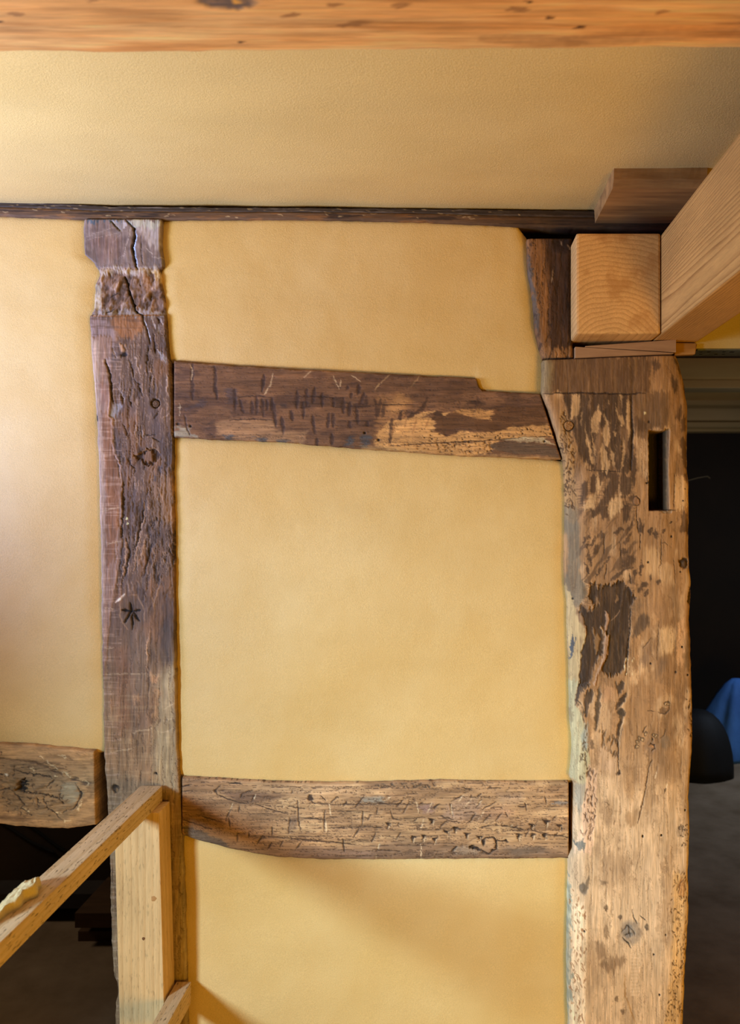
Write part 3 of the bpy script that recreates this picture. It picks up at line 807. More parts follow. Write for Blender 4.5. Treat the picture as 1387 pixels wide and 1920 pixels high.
def paint_upstand(p):
    X, Y = p.X, p.Y
    p.view(940, 220, 0.3223)
    p.poly((240, 700, 420, 690, 410, 900, 425, 1380, 280, 1360, 270, 1000), (58, 39, 24), a=0.9, soft=30)
    p.poly((150, 700, 250, 700, 270, 1000, 280, 1340, 240, 1400, 180, 1100), (140, 98, 54), a=0.7, soft=30)
    p.lines([(160, 800, 170, 950, 190, 1020), (190, 1000, 215, 1250)], 26, (84, 78, 70), a=0.8, warp=3)
    p.blob(350, 740, 70, 50, (48, 34, 24), a=.9); p.lines([(345, 720, 352, 745), (300, 880, 290, 960), (385, 740, 398, 770)], 10, (190, 160, 120), a=.6)
    p.poly((230, 1340, 420, 1340, 425, 1400, 230, 1400), (150, 108, 62), a=.8, soft=14)
    p.view(0, 0, 1)
    p.cracks(6, 70, 0.9, 31, (40, 28, 18), a=.6, depth=-.8)
    p.grain(3, 30, 0.25, 33, 0.4); p.grain(14, 30, 0.12, 35, 1.4)
UP_L = [(446, 988), (500, 990), (560, 1000), (620, 1004), (675, 1019)]
UP_R = [(446, 1073), (500, 1072), (560, 1071), (620, 1075), (675, 1076)]
timber('upstand', True, UP_L, UP_R, 447, 671, 1.4, 0.026, -0.045, (14, 8), 8, paint_upstand, M_OAKV, (104, 72, 42), 211, rpost, gain=(1.2, 1.2, 1.25))

def disc(name, c, r, d0, thick, mat, parent, seg=20, lump=0.0006):
    bm = bmesh.new()
    rng = random.Random(int(c.x * 1000))
    prev = None; ringsv = []
    for k, (rr, dy) in enumerate(((r, thick), (r, 0.0008), (r * 0.9, 0.0), (r * 0.5, -0.0004))):
        ring = [bm.verts.new((c.x + math.cos(a) * rr * (1 + 0.06 * math.sin(3 * a + 1)), c.y + dy + rng.uniform(-lump, lump) * (k > 1), c.z + math.sin(a) * rr)) for a in [2 * math.pi * i / seg for i in range(seg)]]
        ringsv.append(ring)
    for a, b in zip(ringsv[:-1], ringsv[1:]):
        for i in range(seg): bm.faces.new((a[i], a[(i + 1) % seg], b[(i + 1) % seg], b[i]))
    bm.faces.new(ringsv[-1]); bm.faces.new(ringsv[0][::-1])
    bmesh.ops.recalc_face_normals(bm, faces=bm.faces)
    me = bpy.data.meshes.new(name); bm.to_mesh(me); bm.free()
    me.materials.append(mat)
    o = bpy.data.objects.new(name, me); col.objects.link(o)
    return adopt(o, parent)

M_PEG = plain_mat('oak_peg_end_grain', (176, 130, 76), (120, 84, 48), 260, 0.8, (1, 1, 1), 0.002, 500)
c = PXW(1066, 798, 0.034); c.y += 0.0005
disc('peg', c, 0.0095, 0, 0.02, M_PEG, rpost)

# ---- left post
def paint_left_post(p):
    X, Y = p.X, p.Y
    # fibrous body
    body = sstep(596, 604, Y)
    p.tint(sstep(1120, 1320, Y), (134, 106, 76))
    p.cracks(4.2, 60, 0.80, 301, (46, 34, 27), a=0.8 , depth=-2.0, mask=body * (1 - sstep(1080, 1200, Y)) * sstep(0.40, 0.6, fbm(X / 50, Y / 110, 302, 3)) * sstep(205, 225, X))
    p.cracks(3.4, 40, 0.86, 303, (168, 138, 112), a=0.55, depth=0.8, mask=body * (1 - sstep(1080, 1180, Y)) * sstep(205, 225, X))
    p.tint(sstep(0.55, 0.68, fbm(X / 30, Y / 70, 304, 4)) * 0.5 * body, (126, 88, 58))
    p.tint(sstep(0.56, 0.70, fbm(X / 22, Y / 50, 306, 4)) * 0.5 * body * (1 - sstep(1150, 1300, Y)), (70, 58, 54))
    # top block
    p.view(150, 400, 0.13699)
    p.poly((20, 40, 1200, 40, 1200, 730, 800, 760, 300, 800, 20, 600), (126, 108, 98), soft=10, depth=1.0)
    p.tint((Y < 502) * (fbm((X + Y * .4) / 16, (Y - X * .25) / 9, 311, 4) - 0.35).clip(0, 1) * 0.9, (72, 55, 50))
    p.poly((150, 330, 560, 300, 560, 600, 300, 700, 180, 560), (122, 92, 78), a=.5, soft=60)
    p.poly((760, 200, 1100, 120, 1110, 480, 940, 430, 870, 300), (172, 158, 148), a=.8, soft=50)
    p.poly((640, 80, 1110, 110, 1080, 190, 760, 190), (170, 166, 146), a=.85, soft=16)
    p.poly((100, 66, 600, 66, 560, 112, 110, 118), (70, 84, 96), a=.85, soft=12)
    p.poly((400, 95, 560, 235, 640, 150, 590, 80), (160, 150, 144), a=.8, soft=10, depth=-1.5)
    p.line((405, 95, 480, 170, 555, 235), 18, (38, 34, 34), depth=-2)
    p.line((610, 80, 700, 160, 745, 215), 22, (44, 46, 52), depth=-2.5)
    p.line((745, 205, 745, 330, 722, 470, 738, 600, 775, 765), 24, (24, 22, 24), depth=-7, warp=1.2, taper=False)
    p.line((770, 230, 768, 330, 748, 470, 765, 600, 800, 750), 20, (160, 174, 196), depth=-1.0, warp=1.2)  # pale blue edge: raking daylight on the crack's right face, painted in
    p.line((835, 280, 842, 560, 858, 720), 9, (42, 36, 36), depth=-1.5); p.line((700, 190, 690, 280, 640, 420, 590, 600), 8, (178, 162, 146), a=.8)
    p.lines([(80, 372, 400, 300, 700, 220), (100, 300, 320, 250, 540, 170), (500, 640, 620, 560), (60, 330, 220, 300), (450, 400, 560, 280)], 7, (158, 142, 130), a=.7)
    p.lines([(980, 590, 1060, 615, 1130, 600), (900, 480, 1000, 560)], 12, (190, 176, 158), a=.7)
    p.poly((960, 630, 1140, 640, 1140, 720, 960, 710), (108, 96, 92), a=.8, soft=14)
    # ragged middle section, cut back behind the top block
    sec2 = sstep(500, 504, Y) * (1 - sstep(588, 593, Y))
    p.tint(sec2 * 0.9, (120, 92, 73))
    p.h -= sec2 * 3.5
    n2 = fbm((X + Y * .35) / 9, Y / 15, 321, 4)
    p.h += sec2 * (n2 - 0.5) * 12
    p.tint(sec2 * sstep(0.56, 0.70, n2) * 0.7, (170, 142, 120)); p.tint(sec2 * sstep(0.46, 0.34, n2) * 0.75, (72, 54, 42))
    p.poly((200, 760, 1050, 740, 1060, 790, 700, 830, 480, 800, 250, 850), (176, 158, 136), a=.75, soft=30, depth=1.5)
    p.poly((180, 960, 280, 960, 290, 1300, 180, 1320), (178, 164, 138), a=.75, soft=25); p.poly((960, 780, 1180, 820, 1180, 1000, 1010, 880), (206, 176, 126), a=.8, soft=25)
    p.poly((860, 840, 930, 840, 960, 1080, 900, 1080), (150, 104, 62), a=.7, soft=25)
    p.poly((160, 1320, 1180, 1320, 1180, 1392, 160, 1400), (146, 132, 122), a=.8, soft=16, depth=1.0)
    p.line((610, 865, 640, 960, 665, 1070, 700, 1180, 768, 1350), 26, (24, 20, 20), depth=-7, warp=1.5, taper=False)
    p.lines([(400, 1150, 430, 1120, 520, 1080), (340, 1360, 430, 1340, 460, 1300), (820, 900, 810, 980, 830, 1010), (960, 1110, 965, 1210)], 16, (48, 36, 30), depth=-2)
    p.line((140, 1410, 400, 1405, 830, 1395, 1170, 1385), 14, (156, 102, 54), a=.9, depth=-1.5)
    # body top
    p.poly((140, 1425, 380, 1440, 480, 1640, 430, 1898, 400, 2200, 130, 2200), (146, 122, 112), a=.85, soft=40)
    p.poly((400, 1420, 830, 1405, 880, 1560, 720, 1720, 560, 1690, 460, 1560), (142, 94, 54), a=.8, soft=40)
    p.tint(sstep(592, 596, Y) * (1 - sstep(660, 680, Y)) * sstep(0.56, 0.66, fbm((X + Y * .3) / 40, Y / 3, 331, 3)) * 0.5, (92, 66, 48))
    p.line((770, 1350, 850, 1400, 880, 1500, 920, 1600, 962, 1790), 24, (32, 28, 30), depth=-4, warp=1)
    p.line((860, 1420, 895, 1520, 935, 1620, 965, 1760), 18, (184, 178, 186), a=.9, depth=1)
    p.lines([(980, 1400, 1010, 1500, 1040, 1580), (1070, 1520, 1075, 1640), (1090, 1420, 1130, 1520)], 22, (190, 176, 168), a=.75)
    p.lines([(1060, 1420, 1090, 1500), (1000, 1640, 1020, 1800, 1030, 1898)], 20, (40, 28, 28), depth=-2.5)
    # sawn left margin
    p.view(160, 640, 0.14582)
    p.poly((60, -60, 330, -60, 330, 200, 250, 240, 320, 560, 330, 760, 300, 960, 350, 1000, 350, 1400, 400, 1560, 470, 1920, 470, 2600, 420, 3000, 330, 3500, 250, 4300, 120, 4300, 100, 1000), (142, 110, 88), a=.9, soft=14, warp=2, depth=1.2)
    p.poly((60, -60, 180, 0, 200, 700, 210, 1000, 240, 1500, 260, 2000, 240, 3500, 200, 4300, 100, 4300, 60, 800), (168, 144, 122), a=.75, soft=40)
    p.poly((215, 890, 335, 990, 345, 1380, 380, 1500, 430, 1760, 440, 2300, 360, 2800, 280, 2900, 262, 1700, 240, 1400), (120, 80, 50), a=.85, soft=30)
    p.poly((160, 540, 310, 540, 300, 800, 210, 800), (134, 98, 78), a=.7, soft=40)
    p.tint(sstep(0.58, 0.7, fbm(X / 40, Y / 2.2, 341, 3)) * 0.35 * (X < 228) * (Y > 640), (186, 158, 134))
    p.line((330, 540, 320, 760, 296, 960, 348, 1000, 352, 1300, 382, 1450, 450, 1600, 470, 1900, 460, 2400), 22, (184, 148, 128), a=.85, depth=1.2)
    p.line((250, 235, 320, 430, 340, 720, 365, 800), 26, (40, 29, 23), depth=-3.5)
    p.poly((300, 950, 330, 860, 400, 800, 470, 830, 400, 960), (140, 134, 130), a=.8, soft=20, depth=-1)
    p.lines([(345, 80, 390, 210), (460, 170, 470, 240), (430, 540, 490, 790), (560, 200, 640, 520, 700, 560), (820, 60, 790, 260, 800, 420), (880, 60, 900, 160), (840, 400, 830, 700), (680, 560, 740, 700),
             (560, 700, 600, 850), (950, 900, 880, 1000), (770, 1200, 900, 1200), (860, 1240, 960, 1290), (480, 1050, 560, 1250), (540, 1490, 580, 1580, 640, 1650)], 15, (38, 28, 23), a=.9, depth=-2.5, warp=1.5)
    p.lines([(350, 90, 380, 200), (420, 520, 500, 780), (640, 180, 720, 500), (640, 1080, 665, 1330), (860, 420, 880, 620), (920, 100, 1040, 260), (1040, 400, 1060, 700), (1000, 980, 1080, 930), (590, 1680, 640, 1760, 640, 1860), (740, 1140, 730, 1260)], 16, (184, 156, 134), a=.7, depth=1.0, warp=2)
    p.poly((930, 90, 1040, 200, 1050, 280, 960, 220), (150, 146, 148), a=.75, soft=20)
    p.poly((430, 60, 510, 60, 520, 120, 470, 160), (178, 136, 98), a=.8, soft=14, depth=1.5); p.blob(500, 165, 40, 28, (44, 36, 36), depth=-2.5)
    # eye-shaped knot
    p.poly((615, 1485, 740, 1400, 880, 1368, 960, 1440, 930, 1540, 830, 1600, 760, 1600, 720, 1520), (52, 36, 27), a=.95, soft=8, depth=-5, warp=1.5)
    p.poly((735, 1440, 850, 1400, 880, 1450, 850, 1540, 780, 1580, 740, 1500), (122, 90, 64), a=.9, soft=14, depth=4.5)
    p.line((610, 1495, 740, 1405, 880, 1362, 965, 1440), 12, (150, 112, 78), depth=2); p.line((760, 1600, 745, 1660), 14, BLACK, depth=-2)
    p.line((890, 1610, 835, 1740, 808, 1900), 12, (36, 26, 20), depth=-2.5)
    p.poly((780, 1640, 960, 1500, 980, 1560, 820, 1900, 770, 1920), (128, 94, 66), a=.6, soft=40)
    p.poly((840, 1700, 1110, 1700, 1110, 2300, 860, 2300), (140, 106, 74), a=.5, soft=60)
    p.polys([(880, 1700, 920, 1700, 910, 1800, 880, 1800), (930, 1600, 1000, 1580, 980, 1700, 940, 1700)], (66, 58, 60), a=.7, soft=20)
    p.blob(900, 798, 56, 60, (34, 26, 22), depth=-6, soft=.15, warp=.8)
    p.poly((100, 960, 160, 940, 160, 1040, 120, 1040), (40, 34, 34), soft=8, depth=-2)
    # lower half
    p.view(150, 900, 0.3125)
    p.lines([(262, 0, 258, 200, 250, 350), (270, 350, 300, 420, 285, 520, 250, 620), (330, 430, 370, 250, 390, 130), (380, 580, 420, 440, 430, 380), (455, 220, 460, 250), (530, 400, 545, 450), (560, 300, 560, 520)], 11, (42, 31, 24), a=.9, depth=-2.5, warp=2)
    p.lines([(380, 100, 390, 200, 340, 420, 320, 560), (400, 330, 350, 520), (470, 40, 500, 120), (250, 620, 280, 440, 265, 340), (480, 620, 440, 760), (420, 900, 400, 1020, 415, 1180)], 9, (176, 136, 100), a=.75, depth=.8, warp=2)
    p.poly((250, 30, 380, 80, 330, 330, 270, 340), (84, 66, 56), a=.6, soft=30); p.poly((480, 20, 560, 20, 555, 300, 500, 240), (150, 112, 78), a=.6, soft=30)
    p.line((210, 738, 272, 682), 14, (222, 196, 168), depth=.5, warp=.8); p.blob(282, 235, 6, 10, (216, 196, 150)); p.blob(282, 262, 5, 7, (216, 196, 150))
    p.blob(308, 800, 72, 96, (98, 78, 60), a=.85); p.blob(308, 790, 38, 46, (78, 60, 46), a=.8, depth=-1)
    p.lines([(308, 790, 245, 778), (308, 790, 365, 780), (308, 790, 300, 735), (305, 785, 268, 858), (312, 800, 316, 900), (318, 795, 356, 850)], 12, (26, 20, 16), depth=-4, warp=1)
    p.lines([(300, 690, 340, 690, 380, 760, 390, 850), (240, 740, 240, 830, 290, 900), (430, 700, 450, 760, 440, 840)], 9, (150, 116, 84), a=.7)
    p.poly((280, 900, 380, 900, 410, 1180, 420, 1500, 300, 1520, 290, 1200), (112, 92, 74), a=.55, soft=40)
    p.poly((200, 1000, 280, 1000, 290, 1500, 220, 1550), (124, 88, 62), a=.6, soft=40)
    p.poly((480, 1180, 570, 1060, 590, 1900, 450, 1820, 440, 1500), (158, 140, 104), a=.75, soft=50)
    p.poly((480, 880, 565, 900, 565, 1100, 500, 1100), (82, 70, 62), a=.7, soft=40); p.poly((420, 1160, 470, 1180, 460, 1220, 420, 1210), (182, 134, 90), a=.7, soft=14)
    p.polys([(310, 1300, 365, 1300, 360, 1345, 320, 1340), (440, 1250, 480, 1260, 470, 1420, 440, 1420)], (176, 132, 90), a=.6, soft=16)
    p.lines([(150, 770, 210, 770), (120, 190, 250, 160), (160, 385, 250, 370), (150, 1165, 400, 1160), (300, 1520, 440, 1490), (480, 1520, 570, 1490), (490, 1380, 560, 1340), (500, 1450, 570, 1420), (180, 1640, 330, 1600), (140, 1010, 200, 1005)], 7, (188, 164, 128), a=.6, warp=2)
    p.tint(sstep(0.56, 0.68, fbm(X / 40, Y / 3.2, 351, 3)) * 0.22 * sstep(1200, 1280, Y), (176, 152, 112))
    p.lines([(410, 1000, 412, 1200, 400, 1440), (375, 1600, 376, 1640), (362, 1740, 364, 1820)], 6, (70, 54, 40), depth=-1)
    p.blob(215, 1852, 22, 24, (50, 38, 27), depth=-4); p.blob(222, 1862, 11, 12, (120, 92, 60), depth=2); p.blob(455, 1762, 7, 7, BLACK, depth=-2)
    p.view(0, 0, 1)
    p.tint(sstep(1520, 1640, Y) * 0.5 * sstep(318, 340, X), (150, 136, 96))
    p.cracks(6, 120, 0.93, 361, (70, 52, 38), a=.5, depth=-.6, mask=sstep(1100, 1200, Y))
    p.grain(2.6, 30, 0.20, 363, 0.5); p.grain(20, 44, 0.12, 365, 1.5)

lpost = empty('timber_post', (PXW(290, 2159, 0.008).x, 0.0, 0.0), 'knotty weathered oak post between the pale left panel and the three stacked panels', 'post')
timber('shaft', True, LP_L, LP_R, 411, 2158, 1.5, 0.009, -0.12, (5, 5), 4, paint_left_post, M_OAKV, (98, 76, 60), 221, lpost, jitter=1.8, gain=(1.22, 1.22, 1.22))
c = PXW(291, 757, 0.009); c.y += 0.0022
M_PEG2 = plain_mat('dark_oak_peg_end_grain', (120, 92, 66), (74, 54, 38), 260, 0.8, (1, 1, 1), 0.002, 500)
disc('peg', c, 0.0074, 0, 0.02, M_PEG2, lpost)

# ---- rails
def paint_upper_rail(p):
    X, Y = p.X, p.Y
    p.tint(sstep(0.52, 0.68, fbm(X / 60, Y / 22, 401, 4)) * .6, (130, 92, 60))
    p.tint(sstep(0.55, 0.70, fbm(X / 50, Y / 18, 403, 4)) * .55, (74, 52, 38))
    p.view(320, 660, 0.27397)
    p.poly((200, 80, 700, 110, 1387, 150, 1387, 110, 700, 80, 200, 50), (150, 118, 84), a=.6, soft=16)
    p.poly((310, 480, 400, 460, 720, 470, 730, 540, 930, 540, 900, 640, 380, 600, 320, 560), (158, 120, 80), a=.75, soft=25)
    p.polys([(30, 500, 110, 520, 170, 560, 170, 595, 20, 580)], (150, 142, 116), a=.8, soft=18, warp=5)
    p.polys([(360, 560, 420, 570, 410, 605, 360, 600), (575, 580, 650, 590, 640, 620, 580, 620), (740, 600, 800, 600, 790, 630, 730, 625), (1200, 590, 1260, 570, 1240, 650, 1200, 640), (1310, 560, 1370, 580, 1350, 660, 1310, 660)], (74, 76, 78), a=.8, soft=16)
    p.polys([(380, 240, 440, 250, 440, 360, 385, 360), (85, 390, 210, 330, 235, 320, 230, 380, 110, 400)], (78, 62, 56), a=.75, soft=18)
    L = [(300, 90, 305, 260, 318, 330), (150, 80, 145, 200, 150, 330), (435, 250, 440, 400), (470, 320, 490, 400, 500, 420), (550, 330, 560, 420), (585, 300, 585, 430), (625, 320, 632, 440), (655, 330, 660, 400), (700, 340, 712, 450, 720, 510),
         (760, 440, 772, 560), (865, 260, 860, 390), (905, 340, 905, 460), (930, 250, 930, 370), (985, 240, 970, 350), (1035, 280, 1035, 380), (1115, 310, 1112, 380), (970, 430, 985, 560), (1080, 410, 1075, 520), (1180, 320, 1180, 420),
         (1225, 340, 1215, 440), (1270, 380, 1280, 490), (1215, 230, 1200, 260), (1290, 220, 1280, 290), (1240, 280, 1230, 320), (1110, 420, 1112, 520), (1225, 470, 1228, 520), (1345, 470, 1345, 510), (1320, 280, 1300, 360), (1100, 560, 1100, 640), (1000, 590, 1000, 640), (640, 150, 625, 270), (820, 400, 835, 470), (690, 400, 690, 300)]
    p.lines(L, 24, (58, 41, 32), a=.85, depth=-.6, warp=1.5)
    p.lines([(440, 305, 600, 300, 680, 310), (860, 305, 1000, 305, 1190, 315), (1120, 380, 1260, 375, 1387, 370), (880, 380, 960, 370), (400, 465, 560, 460, 700, 465)], 8, (54, 38, 28), a=.85, depth=-.8)
    p.poly((1120, 310, 1190, 320, 1190, 375, 1125, 378), (70, 50, 36), a=.7, soft=10); p.poly((1265, 340, 1350, 330, 1350, 370, 1265, 375), (72, 50, 36), a=.7, soft=14)
    p.poly((745, 350, 810, 350, 800, 385, 750, 380), (72, 54, 42), a=.8, soft=14)
    p.lines([(700, 145, 680, 230, 640, 290), (135, 90, 150, 130, 140, 200), (960, 130, 910, 175), (1165, 190, 1160, 240), (1110, 160, 1150, 260), (1235, 160, 1300, 200)], 9, (192, 164, 122), a=.75)
    p.lines([(45, 380, 80, 378), (60, 350, 62, 440)], 6, (196, 176, 140), a=.7)
    p.blob(48, 492, 12, 8, BLACK, depth=-2, warp=.3); p.blob(134, 508, 9, 8, BLACK, depth=-2, warp=.3); p.blob(1327, 553, 9, 8, BLACK, depth=-2, warp=.3)
    p.line((95, 420, 110, 520, 130, 570), 12, (66, 48, 36), depth=-1)
    p.view(680, 690, 0.28118)
    p.poly((100, 190, 240, 165, 350, 220, 290, 290, 240, 350, 130, 420, 80, 500, 100, 300), (150, 106, 62), a=.75, soft=30)
    p.poly((160, 250, 240, 170, 310, 210, 260, 300, 170, 295), (182, 132, 76), a=.7, soft=30)
    p.poly((110, 420, 190, 360, 300, 330, 470, 330, 490, 420, 560, 460, 640, 420, 850, 430, 1000, 390, 1240, 370, 1290, 460, 1050, 470, 900, 480, 860, 560, 700, 590, 400, 560, 150, 540, 80, 500), (196, 146, 84), a=.93, soft=10)
    p.poly((460, 300, 640, 290, 700, 330, 860, 345, 870, 260, 1200, 250, 1240, 380, 1000, 390, 860, 430, 700, 400, 620, 400, 560, 460, 490, 420, 480, 350), (92, 62, 36), a=.85, soft=12)
    p.poly((600, 290, 700, 270, 862, 280, 862, 350, 740, 330, 650, 310), (184, 134, 74), a=.85, soft=10)
    p.poly((480, 290, 540, 290, 560, 320, 480, 318), (66, 46, 30), a=.8, soft=10)
    p.polys([(340, 320, 420, 285, 500, 280, 450, 300, 380, 340), (540, 300, 590, 290, 560, 320)], (206, 156, 92), a=.85, soft=8)
    p.poly((690, 240, 760, 205, 820, 240, 760, 250), (62, 44, 32), a=.8, soft=14)
    p.lines([(80, 200, 90, 340), (120, 200, 100, 330), (145, 240, 130, 330), (20, 180, 30, 250), (200, 330, 190, 400, 180, 500), (265, 280, 240, 350), (350, 300, 300, 340), (430, 190, 400, 270, 350, 300)], 24, (66, 46, 32), a=.8, warp=2)
    p.lines([(220, 360, 190, 460), (360, 340, 330, 440), (290, 340, 280, 400), (440, 330, 420, 400)], 12, (150, 104, 60), a=.7)
    p.line((0, 248, 160, 245, 400, 245), 6, (70, 48, 32), depth=-.6)
    p.line((180, 520, 400, 505, 620, 495, 900, 480, 1080, 460, 1260, 458), 7, (66, 46, 28), depth=-1.2)
    p.poly((860, 500, 980, 488, 1100, 500, 1220, 510, 1290, 540, 1310, 600, 1180, 580, 1000, 570, 880, 545, 850, 525), (92, 72, 52), a=.95, soft=7, warp=2)
    p.poly((930, 482, 1050, 462, 1210, 462, 1280, 510, 1200, 500, 1040, 490), (186, 166, 124), a=.85, soft=8)
    p.poly((0, 520, 120, 520, 350, 545, 600, 590, 860, 575, 1320, 600, 1320, 680, 0, 600), (190, 150, 90), a=.55, soft=20)
    p.dashes((430, 400, 600, 460, 850, 440, 1050, 400, 1250, 400, 1290, 460, 900, 480, 860, 560, 500, 560, 400, 480), 100, 2.6, 2.2, (52, 34, 18), 60, 80, a=.9, depth=-1)
    p.dashes((300, 500, 700, 500, 860, 500, 850, 570, 400, 570), 60, 5, 1.6, (110, 76, 40), 20, 60, a=.8)
    p.lines([(185, 38, 90, 130, 80, 150), (380, 50, 320, 130)], 9, (186, 150, 100), a=.8)
    p.poly((0, 60, 60, 90, 300, 60, 780, 75, 780, 160, 500, 180, 250, 140), (86, 60, 40), a=.5, soft=40)
    p.blob(12, 433, 9, 8, BLACK, depth=-2, warp=.3); p.blob(104, 480, 9, 9, BLACK, depth=-2, warp=.3); p.blob(1210, 489, 7, 7, BLACK, depth=-2, warp=.3)
    p.view(0, 0, 1)
    p.cracks(110, 5, 0.93, 411, (54, 38, 28), a=.5, depth=-.5)
    p.grain(40, 3, 0.18, 413, 0.35); p.grain(60, 26, 0.12, 415, 1.4)

ur = timber('wall_rail', False, RAIL_T, RAIL_B, 326, 1012, 1.4, 0.010, -0.045, (4, 6), 4, paint_upper_rail, M_OAKH, (108, 76, 50), 231, skew=(0, 40), jitter=1.5, gain=(1.22, 1.26, 1.35))
tag(ur, 'dark brown sloping oak rail, its lower right end worm-holed and paler', 'rail', 'horizontal oak rails')

def paint_lower_rail(p):
    X, Y = p.X, p.Y
    p.tint(sstep(0.50, 0.66, fbm(X / 70, Y / 16, 501, 4)) * .6, (124, 92, 60))
    p.tint(sstep(0.54, 0.70, fbm(X / 60, Y / 14, 503, 4)) * .5, (188, 150, 100))
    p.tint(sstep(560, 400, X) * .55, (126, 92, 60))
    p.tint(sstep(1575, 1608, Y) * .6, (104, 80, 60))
    p.view(330, 1440, 0.28118)
    p.poly((40, 210, 120, 240, 300, 320, 320, 400, 120, 380, 40, 340), (96, 66, 40), a=.7, soft=50)
    p.poly((50, 385, 150, 410, 260, 460, 350, 520, 380, 560, 200, 520, 60, 490), (76, 66, 54), a=.8, soft=16)
    p.poly((300, 150, 500, 160, 740, 190, 480, 240, 360, 210), (96, 70, 50), a=.7, soft=30)
    p.poly((450, 560, 700, 590, 870, 520, 1387, 560, 1387, 640, 500, 640), (118, 92, 72), a=.6, soft=30)
    p.poly((540, 120, 1100, 120, 1200, 160, 900, 180, 620, 160), (176, 138, 94), a=.7, soft=30)
    p.poly((1230, 200, 1387, 190, 1387, 240, 1240, 230), (128, 122, 104), a=.75, soft=16)
    p.lines([(250, 140, 270, 175, 340, 210, 470, 240), (520, 240, 640, 280, 740, 305), (740, 255, 860, 275), (860, 200, 920, 235, 1080, 245, 1387, 240), (45, 345, 120, 370, 240, 410), (170, 320, 300, 360), (600, 455, 860, 480, 1050, 495, 1240, 515), (1010, 400, 1200, 395, 1387, 395), (470, 565, 640, 600), (100, 110, 30, 130), (820, 330, 1000, 345)], 8, (56, 40, 27), a=.9, depth=-1.3)
    p.lines([(300, 110, 260, 150, 255, 165), (430, 180, 470, 160, 510, 150), (525, 180, 500, 220), (440, 175, 425, 200), (375, 240, 330, 350), (420, 250, 418, 300), (350, 330, 360, 400), (485, 430, 485, 470), (410, 440, 405, 490), (580, 450, 535, 510), (640, 500, 610, 540), (715, 480, 690, 530), (840, 490, 800, 540), (810, 220, 815, 340, 830, 420), (990, 280, 985, 430), (760, 330, 750, 440), (1110, 470, 1120, 560), (1140, 225, 1110, 260), (1080, 190, 1030, 230), (1330, 430, 1300, 500), (1220, 400, 1180, 470), (1300, 310, 1275, 350), (1360, 500, 1340, 545), (1260, 180, 1190, 270), (1245, 290, 1240, 380), (960, 180, 1000, 220), (775, 150, 770, 170), (640, 390, 640, 450)], 10, (58, 42, 29), a=.85, depth=-1.3)
    p.lines([(1020, 240, 1035, 330), (530, 170, 520, 210), (380, 235, 345, 300), (790, 360, 760, 440), (1360, 500, 1345, 540), (1000, 350, 1000, 430), (1332, 570, 1332, 620)], 8, (206, 176, 130), a=.75)
    p.blob(892, 200, 20, 24, (60, 44, 30), depth=-2); p.poly((745, 340, 810, 320, 800, 400, 755, 440), (92, 70, 52), a=.6, soft=20)
    p.line((350, 105, 400, 100, 440, 112), 10, (50, 38, 26), depth=-1.5)
    p.view(700, 1440, 0.28118)
    p.poly((160, 470, 500, 510, 820, 560, 1310, 580, 1310, 640, 0, 640, 0, 540), (112, 84, 58), a=.65, soft=40)
    p.poly((850, 530, 1100, 520, 1180, 560, 950, 590), (92, 76, 60), a=.6, soft=30)
    p.poly((480, 250, 640, 180, 720, 240, 700, 340, 560, 360, 450, 330), (144, 114, 88), a=.6, soft=40)
    p.poly((800, 160, 1000, 170, 1000, 240, 850, 240), (140, 110, 82), a=.5, soft=40); p.poly((700, 280, 900, 250, 930, 330, 720, 350), (146, 108, 78), a=.5, soft=40)
    p.poly((300, 250, 400, 240, 400, 300, 330, 310), (132, 102, 90), a=.6, soft=25); p.poly((1190, 215, 1300, 220, 1300, 240, 1190, 240), (120, 112, 100), a=.8, soft=12)
    p.lines([(0, 235, 160, 240, 400, 240), (480, 345, 580, 365), (600, 300, 680, 290), (820, 380, 900, 390, 1000, 410), (1020, 410, 1180, 445, 1300, 460), (0, 395, 60, 397), (520, 405, 620, 405), (700, 400, 800, 378), (0, 545, 180, 555), (590, 130, 660, 150), (760, 130, 850, 135), (440, 320, 540, 345), (960, 260, 1010, 262)], 8, (56, 40, 27), a=.9, depth=-1.4)
    dk = [(200, 210, 150, 260), (240, 220, 200, 300), (440, 235, 400, 270), (330, 230, 310, 240), (490, 350, 440, 400), (300, 330, 260, 360), (180, 430, 150, 480), (110, 280, 130, 340, 190, 350), (510, 235, 530, 325), (720, 210, 680, 270), (820, 225, 720, 280), (680, 300, 650, 350, 620, 370), (780, 310, 730, 360), (860, 290, 810, 355), (880, 290, 895, 330), (1010, 230, 1020, 290), (1145, 185, 1152, 240), (1215, 320, 1190, 350), (1030, 420, 1010, 460), (1230, 430, 1200, 460), (960, 380, 940, 400), (30, 260, 20, 310), (720, 170, 690, 190), (600, 180, 520, 225), (170, 370, 160, 385)]
    p.lines(dk, 9, (56, 40, 27), a=.85, depth=-1.3)
    for (x, y) in ((335, 470), (410, 490), (490, 440), (550, 415), (625, 455), (705, 475), (970, 465), (1065, 460), (1145, 460), (1060, 395), (1155, 375), (1240, 400), (395, 360), (100, 385), (265, 480)):
        p.poly((x - 22, y - 24, x + 20, y - 20, x + 8, y + 2, x - 4, y + 26, x - 6, y), (44, 31, 21), soft=5, warp=1.6, depth=-2.2)
        p.line((x + 10, y - 12, x + 2, y + 24), 7, (204, 166, 116), a=.8)
    p.lines([(285, 220, 300, 300), (390, 230, 360, 300), (600, 175, 565, 230), (660, 200, 600, 270), (335, 340, 315, 410), (315, 500, 318, 600), (515, 240, 528, 320), (740, 290, 700, 340), (120, 190, 70, 220), (40, 500, 25, 540), (930, 380, 910, 390), (680, 250, 720, 220)], 8, (212, 180, 132), a=.75)
    p.poly((525, 550, 560, 525, 640, 520, 720, 540, 700, 570, 540, 580), (140, 116, 88), a=.7, soft=12)
